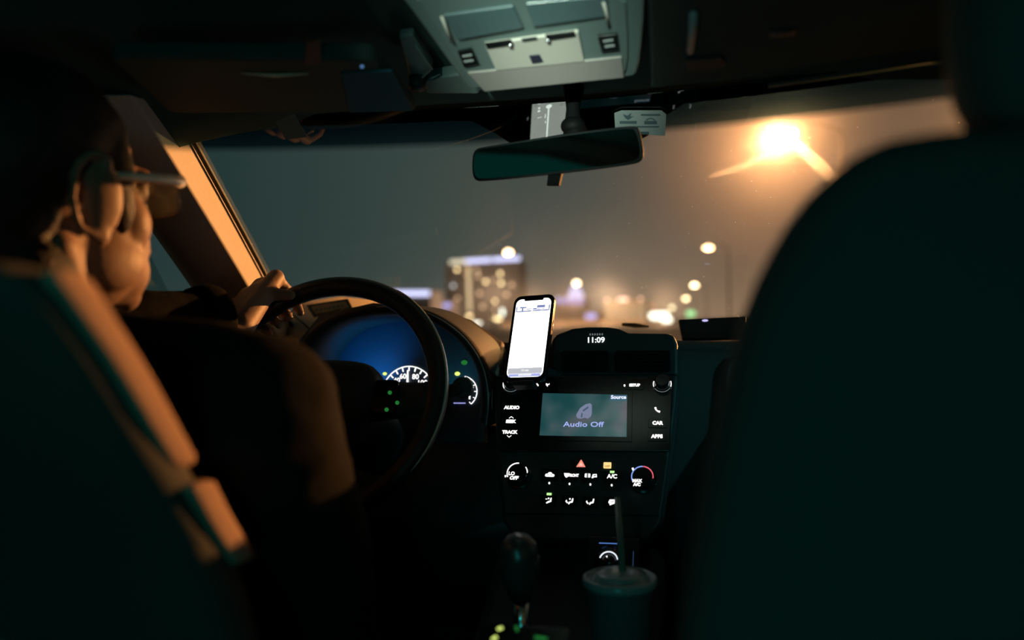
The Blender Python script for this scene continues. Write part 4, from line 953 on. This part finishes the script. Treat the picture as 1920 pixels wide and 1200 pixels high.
# strips along the seat edge, orange lamp light put into their tan colour
m_bol = mat('orange_lit_cloth', (.30, .19, .14), .85, spec=.15, noise=.15, nscale=200)
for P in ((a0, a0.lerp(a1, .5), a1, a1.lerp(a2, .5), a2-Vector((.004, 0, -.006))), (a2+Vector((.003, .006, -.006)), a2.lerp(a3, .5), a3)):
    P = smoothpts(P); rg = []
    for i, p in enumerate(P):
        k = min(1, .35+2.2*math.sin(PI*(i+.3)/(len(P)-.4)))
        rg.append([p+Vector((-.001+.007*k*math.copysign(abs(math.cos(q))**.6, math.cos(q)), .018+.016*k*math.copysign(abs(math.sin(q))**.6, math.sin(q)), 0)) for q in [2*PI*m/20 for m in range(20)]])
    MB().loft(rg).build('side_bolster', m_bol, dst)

# ================================================================== DRIVER
Hc = U(98, 380, .74)
yawH = math.radians(-12); RH = Matrix.Rotation(yawH, 3, 'Z') @ Matrix.Rotation(math.radians(3), 3, 'X')
def H(x, y, z): return Hc+RH@Vector((x, y, z))
drv = thing('person', 'driver in a dark jacket and glasses with one hand on the steering wheel', 'person', (Hc.x, Hc.y, .9))
hd = MB()
hd.ell(H(0, -.015, .040), (.076, .098, .090), RH, 28, 20)
hd.ell(H(0, .035, -.025), (.060, .062, .085), RH, 24, 16)
hd.ell(H(0, .030, -.072), (.052, .055, .040), RH, 24, 16)
hd.ell(H(0, .078, -.098), (.022, .018, .018), RH)
hd.ell(H(0, .080, .030), (.052, .020, .014), RH)
for s in (-1, 1):
    hd.ell(H(s*.036, .056, -.022), (.028, .026, .034), RH)
    hd.ell(H(s*.046, .030, -.062), (.018, .040, .030), RH)
    hd.ell(H(s*.030, .080, .012), (.014, .012, .010), RH)
    # ear: flat shell, rim, lobe
    er = RH @ Matrix.Rotation(math.radians(-14*s), 3, 'Z') @ Matrix.Rotation(math.radians(-8), 3, 'X')
    ec = H(s*.079, -.012, -.002)
    hd.ell(ec+er@Vector((0, .006, -.002)), (.0085, .021, .037), er)
    rim_ = []
    for k in range(15):
        q = math.radians(-70-240*k/14); rim_.append(ec+er@Vector((s*.006, -.004+.021*math.cos(q), .002+.040*math.sin(q))))
    hd.tube(rim_, .0045, 8)
    hd.tube([ec+er@Vector((s*.004, .004-.009*math.cos(q), .006+.018*math.sin(q))) for q in [math.radians(-60+200*k/8) for k in range(9)]], .0032, 8)
    hd.ell(ec+er@Vector((s*.002, .006, -.037)), (.0070, .010, .012), er)
hd.cap(H(0, .088, .018), .009, H(0, .104, -.018), .013); hd.ell(H(0, .092, -.040), (.028, .014, .030), RH)
hd.ell(H(0, .098, -.050), (.024, .011, .007), RH); hd.ell(H(0, .096, -.062), (.021, .011, .007), RH); hd.ell(H(0, .060, -.070), (.046, .042, .040), RH)
hd.cap(H(0, -.020, -.05), .054, H(0, -.045, -.19), .060)
for s in (-1, 1): hd.cap(H(s*.045, -.03, -.05), .018, H(s*.02, .01, -.16), .016)
shL = U(60, 640, .74); shR = Vector((-.175, .66, 1.33))
neckb = H(0, -.045, -.19)
hd.cap(neckb, .07, Vector((-.37, .66, 1.05)), .13); hd.cap(shL, .05, shR, .05)
elL = U(110, 640, .88); wrL = U(418, 655, 1.10)
hd.cap(shL, .045, elL, .038); hd.cap(elL, .036, wrL, .027)
elR = U(590, 1040, .80); wrR = U(660, 1300, 0.98)
hd.cap(shR, .045, elR, .038); hd.cap(elR, .036, wrR, .024)
# left hand on the rim
def hand(mb):
    palm = []
    for i in range(4):
        td = 119+i*6.8; k = [.95, 1.05, 1.0, .85][i]
        kn = Rm(td, .040, .012); mid = Rm(td-1, .030*1.0, -.022); m2 = Rm(td-2, .002, -.034*k); tip = Rm(td-3, -.018, -.024)
        mb.cap(kn, .0100, mid, .0088); mb.cap(mid, .0088, m2, .0080); mb.cap(m2, .0080, tip, .0070)
        mb.cap(kn, .0145, wrL.lerp(kn, .30), .022); palm.append(kn)
    mb.cap(wrL, .027, wrL.lerp(palm[2], .4), .027)
    th0 = wrL.lerp(Rm(131, .030, .030), .55); th1 = Rm(128, .016, .036); th2 = Rm(120, -.004, .030); th3 = Rm(113.5, -.012, .024)
    mb.cap(th0, .022, th1, .0145); mb.cap(th1, .0125, th2, .0105); mb.cap(th2, .0105, th3, .0085)
    mb.cap(th1, .014, palm[0].lerp(wrL, .3), .014)
hand(hd)
# right hand resting low
hv = (wrR-elR).normalized(); sd = hv.cross(Vector((0, 0, 1))).normalized()
hd.ell(wrR+hv*.05, (.022, .045, .030))
for i in range(4):
    b0 = wrR+hv*.08+sd*(-.03+.02*i); b1 = b0+hv*(.030+.004*(i % 3))-Vector((0, 0, .006)); b2 = b1+hv*.018-Vector((0, 0, .020))
    hd.cap(b0, .0100, b1, .0088); hd.cap(b1, .0088, b2, .0078)
hd.cap(wrR+hv*.03-sd*.02, .012, wrR+hv*.065-sd*.052, .009)
remesh(hd, 'body', m_skin, drv, .0035, 9)
# hair: cap over the skull, cut short round the ears
hr = MB()
hr.ell(H(0, -.022, .052), (.082, .100, .092), RH, 28, 20); hr.ell(H(0, -.062, .0), (.066, .058, .075), RH, 24, 16)
hr.ell(H(0, -.070, -.045), (.054, .042, .055), RH); hr.ell(H(0, -.068, -.100), (.058, .045, .050), RH); hr.ell(H(.045, -.050, -.085), (.026, .036, .045), RH)
for s in (-1, 1): hr.ell(H(s*.066, .020, .030), (.012, .026, .030), RH); hr.ell(H(s*.066, .026, -.002), (.012, .016, .034), RH)
remesh(hr, 'hair', m_hair, drv, .005, 2, .004)
# glasses
lf = MB(); GL = []
for s in (-1, 1):
    GFm = Frame(H(s*.036, .108, .008), RH@Vector((s*.12, 1, 0)), RH@Vector((1, 0, 0))); GL.append(GFm)
    lf.tube([GFm.p(a, b, 0) for a, b in rrect(.029, .019, .012, 5)], .0015, 6, closed=True)
lf.tube([H(-.010, .109, .012), H(0, .112, .015), H(.010, .109, .012)], .0015, 6)
glo = lf.build('glasses', m_lens, drv); lm = glass_mat('spectacle_lens', (.75, .8, .8))
for GFm, s in zip(GL, (-1, 1)):
    MB().prism(GFm, rrect(.028, .018, .011, 5), -.0008, .0008).build('lens', lm, glo, smooth=False)
    tag(MB().tube([H(s*.078, -.012, .020), H(s*.079, .03, .022), H(s*.077, .085, .024), H(s*.069, .104, .024)], [.0030, .0045, .0062, .0070], 8).build('temple_arm', m_gold, glo), 'shiny pale gold temple arm')
# jacket
jk = MB()
jk.cap(Vector((-.37, .70, 1.28)), .135, Vector((-.37, .76, 1.0)), .16, 24)
jk.cap(Vector(shL), .068, Vector((-.37, .66, 1.335)), .085, 20); jk.cap(Vector((-.37, .66, 1.335)), .085, Vector(shR), .066, 20)
jk.cap(shL, .068, elL, .056, 20); 
cfL = U(352, 604, 1.05)
jk.cap(elL, .058, cfL, .046, 20)
jk.cap(shR, .066, elR, .058, 20); jk.cap(elR, .058, elR.lerp(wrR, .92), .040, 20)
cr = [H(.068*math.cos(q), -.032+.070*math.sin(q), -.122-.010*math.sin(q)) for q in [2*PI*k/24 for k in range(24)]]
jk.tube(cr, .024, 12, closed=True); jk.cap(H(0, -.045, -.150), .078, Vector((-.37, .66, 1.30)), .10)
remesh(jk, 'jacket', m_jacket, drv, .007, 3, .016)
cuf = MB(); dv = (cfL-elL).normalized()
cuf.lathe(cfL+dv*.012, dv, [(.030, 0), (.047, 0), (.049, .012), (.049, .030), (.046, .036), (.030, .034)], 28)
cuf.build('jacket_cuff', m_jacket, drv)

# ================================================================== TOWN OUTSIDE
def facade(px0, py0, px1, py1, Y, depth=14):
    """a building whose front spans the pixels; returns its face frame"""
    a = U(px0, py1, Y); b = U(px1, py1, Y); t_ = U((px0+px1)/2, py0, Y)
    F_ = Frame(Vector(((a.x+b.x)/2, Y, 0)), (0, -1, 0)); return F_, (b.x-a.x)/2, t_.z
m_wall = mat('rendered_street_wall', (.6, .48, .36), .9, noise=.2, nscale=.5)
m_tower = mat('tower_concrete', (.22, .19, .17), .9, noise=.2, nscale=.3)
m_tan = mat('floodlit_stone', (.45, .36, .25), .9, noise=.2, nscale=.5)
def building(name, px0, py0, px1, py1, Y, label, m_, depth=14, cat='building'):
    F_, hw_, top_ = facade(px0, py0, px1, py1, Y)
    r = thing(name, label, cat, F_.o)
    MB().box((F_.o.x-hw_, Y, 0), (F_.o.x+hw_, Y+depth, top_)).build('tower_block' if name == 'hotel_tower' else 'block', m_, r, smooth=False)
    return r, F_
def on(F_, r, px, py, w_, h_, m_, nm, t_=.25):
    """lit element: pixel centre and size on the facade"""
    u, v = F_.px(px, py); k = (F_.o.y)/1600/.97
    return MB().prism(F_, rrect(max(w_*k/2, .2), max(h_*k/2, .2), min(w_, h_)*k/2*.9, 4, u, v), .02, t_).build(nm, m_, r, smooth=False)
lavender = glow('lavender_neon', (.66, .66, 1.0), 2.0); cream = glow('cream_light', (1.0, .86, .62), 1.15); yel = glow('warm_window', (1.0, .72, .36), 4.2)
yeld = glow('dim_warm_window', (1.0, .62, .36), 1.4); wht = glow('white_window', (.95, 1.0, .85), 3.2); gry = glow('grey_window', (.8, .85, .85), 1.6)
pnk = glow('pink_neon', (1.0, .30, .36), 1.6); blu_ = glow('blue_neon', (.48, .46, 1.0), 1.4); rose = glow('rose_lamp', (1.0, .55, .42), 3.2); grn = glow('green_sign', (.45, 1.0, .42), 1.4)
hotwh = glow('hot_white', (1.0, .93, .76), 4.0); warmhaze = glow('sodium_lit_front', (1.0, .55, .28), .55); bar = glow('cream_bar', (1.0, .72, .40), 1.0)
r, F_ = building('hotel_tower', 838, 490, 975, 640, 300, 'dark high-rise with a lavender roof sign and one cream vertical light bar', m_tower)
u0, v0 = F_.px(842, 491); u1, v1 = F_.px(874, 489.5); u2, v2 = F_.px(974, 485)
def strip(F_, r, q0, q1, th, m_, nm):
    a = Vector(F_.px(*q0)); b = Vector(F_.px(*q1)); d = b-a; k = F_.o.y/1600
    return MB().rect(F_, (a.x+b.x)/2, (a.y+b.y)/2, d.length, th*k, .05, .5, math.atan2(d.y, d.x)).build(nm, m_, r, smooth=False)
strip(F_, r, (844, 492), (873, 490), 8, cream, 'sign_strip'); strip(F_, r, (873, 490), (975, 484.5), 8, lavender, 'sign_strip')
strip(F_, r, (878, 498), (881, 584), 7, bar, 'light_bar')
for q in ((857, 506), (938, 513), (911, 528), (940, 531), (927, 565), (926, 596)): on(F_, r, *q, 6, 6, yel, 'window')
for q in ((897, 518), (925, 525), (960, 534), (899, 550), (858, 560), (895, 508), (927, 580), (950, 552), (905, 575)): on(F_, r, *q, 7, 7, yeld, 'window')
on(F_, r, 850, 536, 6, 6, gry, 'window'); on(F_, r, 942, 585, 6, 12, wht, 'window')
for q in ((849, 595, 12, 4), (878, 593, 14, 5), (934, 598, 12, 6)): on(F_, r, *q, yel, 'window')
on(F_, r, 894, 606, 16, 4, hotwh, 'window')
r, F_ = building('low_building', 730, 545, 808, 640, 268, 'low block with a lavender neon strip left of the hotel tower', m_tower)
strip(F_, r, (740, 550), (806, 550), 10, lavender, 'neon_strip')
r, F_ = building('low_building', 812, 562, 856, 640, 285, 'low block with pink and blue neon at the foot of the hotel tower', m_tower)
on(F_, r, 823, 567, 14, 5, pnk, 'neon_sign'); on(F_, r, 835, 573, 24, 8, blu_, 'neon_sign')
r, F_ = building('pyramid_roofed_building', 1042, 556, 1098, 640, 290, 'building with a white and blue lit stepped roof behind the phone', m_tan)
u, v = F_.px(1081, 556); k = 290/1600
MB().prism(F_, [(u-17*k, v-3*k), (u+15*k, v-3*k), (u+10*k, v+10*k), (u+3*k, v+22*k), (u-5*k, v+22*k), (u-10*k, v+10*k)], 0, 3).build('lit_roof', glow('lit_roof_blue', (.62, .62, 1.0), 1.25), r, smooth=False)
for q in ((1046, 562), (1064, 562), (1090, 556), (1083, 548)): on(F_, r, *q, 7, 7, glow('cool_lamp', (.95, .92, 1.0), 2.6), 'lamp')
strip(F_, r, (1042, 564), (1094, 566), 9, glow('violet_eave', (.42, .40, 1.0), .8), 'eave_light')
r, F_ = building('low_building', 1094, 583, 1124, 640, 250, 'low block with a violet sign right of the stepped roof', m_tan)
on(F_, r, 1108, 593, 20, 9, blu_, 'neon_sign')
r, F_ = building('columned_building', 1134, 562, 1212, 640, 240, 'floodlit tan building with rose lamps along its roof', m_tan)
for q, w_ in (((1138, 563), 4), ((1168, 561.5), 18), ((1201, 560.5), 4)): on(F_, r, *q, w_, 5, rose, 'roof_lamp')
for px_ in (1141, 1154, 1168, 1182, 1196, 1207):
    strip(F_, r, (px_, 570), (px_, 615), 5, glow('glowing_column', (1.0, .68, .40), .6), 'lit_column')  # columns glow in place of floodlight falling on the stone
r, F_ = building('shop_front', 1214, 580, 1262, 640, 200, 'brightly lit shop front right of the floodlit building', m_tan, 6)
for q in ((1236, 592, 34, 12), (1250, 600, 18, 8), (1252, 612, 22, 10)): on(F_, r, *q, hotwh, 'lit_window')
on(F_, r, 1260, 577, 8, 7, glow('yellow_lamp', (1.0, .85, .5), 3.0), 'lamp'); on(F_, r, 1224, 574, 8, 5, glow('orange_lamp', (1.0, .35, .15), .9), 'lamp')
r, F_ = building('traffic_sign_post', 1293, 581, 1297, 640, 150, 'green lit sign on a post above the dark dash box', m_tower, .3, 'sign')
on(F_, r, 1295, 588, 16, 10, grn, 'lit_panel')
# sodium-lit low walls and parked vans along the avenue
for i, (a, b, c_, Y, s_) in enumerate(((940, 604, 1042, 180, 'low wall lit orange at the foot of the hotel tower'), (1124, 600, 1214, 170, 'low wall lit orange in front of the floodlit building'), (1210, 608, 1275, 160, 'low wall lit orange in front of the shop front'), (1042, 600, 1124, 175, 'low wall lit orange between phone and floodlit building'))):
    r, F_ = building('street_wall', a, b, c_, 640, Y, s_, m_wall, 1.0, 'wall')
# street lamps
def street_lamp(px, py, Y, wpx, hpx, col, s, label, side=1):
    p = U(px, py, Y); r = thing('street_lamp', label, 'street lamp', (p.x+side*2.2, Y, 0), 'street lamps along the road')
    MB().lathe((p.x+side*2.2, Y, 0), (0, 0, 1), [(.12, 0), (.11, 1), (.07, p.z-.2), (.06, p.z+.1)], 12).build('pole', m_pole, r)
    MB().tube([Vector((p.x+side*2.2, Y, p.z)), Vector((p.x+side*1.2, Y, p.z+.35)), Vector((p.x, Y, p.z+.22))], .05, 8).build('arm', m_pole, r)
    k = Y/1600
    h = MB().ell((p.x, Y, p.z+.10), (wpx*k/2+.1, .35, .12)).build('lamp_housing', m_pole, r)
    MB().ell(p, (wpx*k/2, wpx*k/2*.6, hpx*k/2)).build('lamp_glass', glow('lamp_glow', col, s), r)
sod = (1.0, .50, .20)
street_lamp(1475, 251, 38, 30, 17, (1.0, .42, .15), 6200, 'nearest street lamp, huge orange glare high on the right')
street_lamp(1328, 464, 100, 16, 8, (1, .62, .30), 24, 'second street lamp on the right, below the big orange glare')
street_lamp(1302, 535, 170, 12, 6, (1, .70, .38), 16, 'third street lamp on the right, farther down the road')
street_lamp(1286, 560, 230, 10, 6, (1, .70, .36), 9, 'small street lamp above the green sign')
street_lamp(953, 473, 110, 15, 9, (1, .60, .32), 26, 'street lamp shining in front of the lavender roof sign', -1)
street_lamp(1081, 531, 200, 12, 8, (1, .72, .40), 12, 'street lamp above the blue lit stepped roof', -1)
# smears on the glass around the big lamp
smear(((1487, 262), (1520, 292), (1560, 330), (1680, 440)), 12, 'bright wiper smear running down from the big street lamp')
smear(((1440, 285), (1390, 312), (1330, 328)), 7, 'faint curved wiper smear left of the big street lamp')
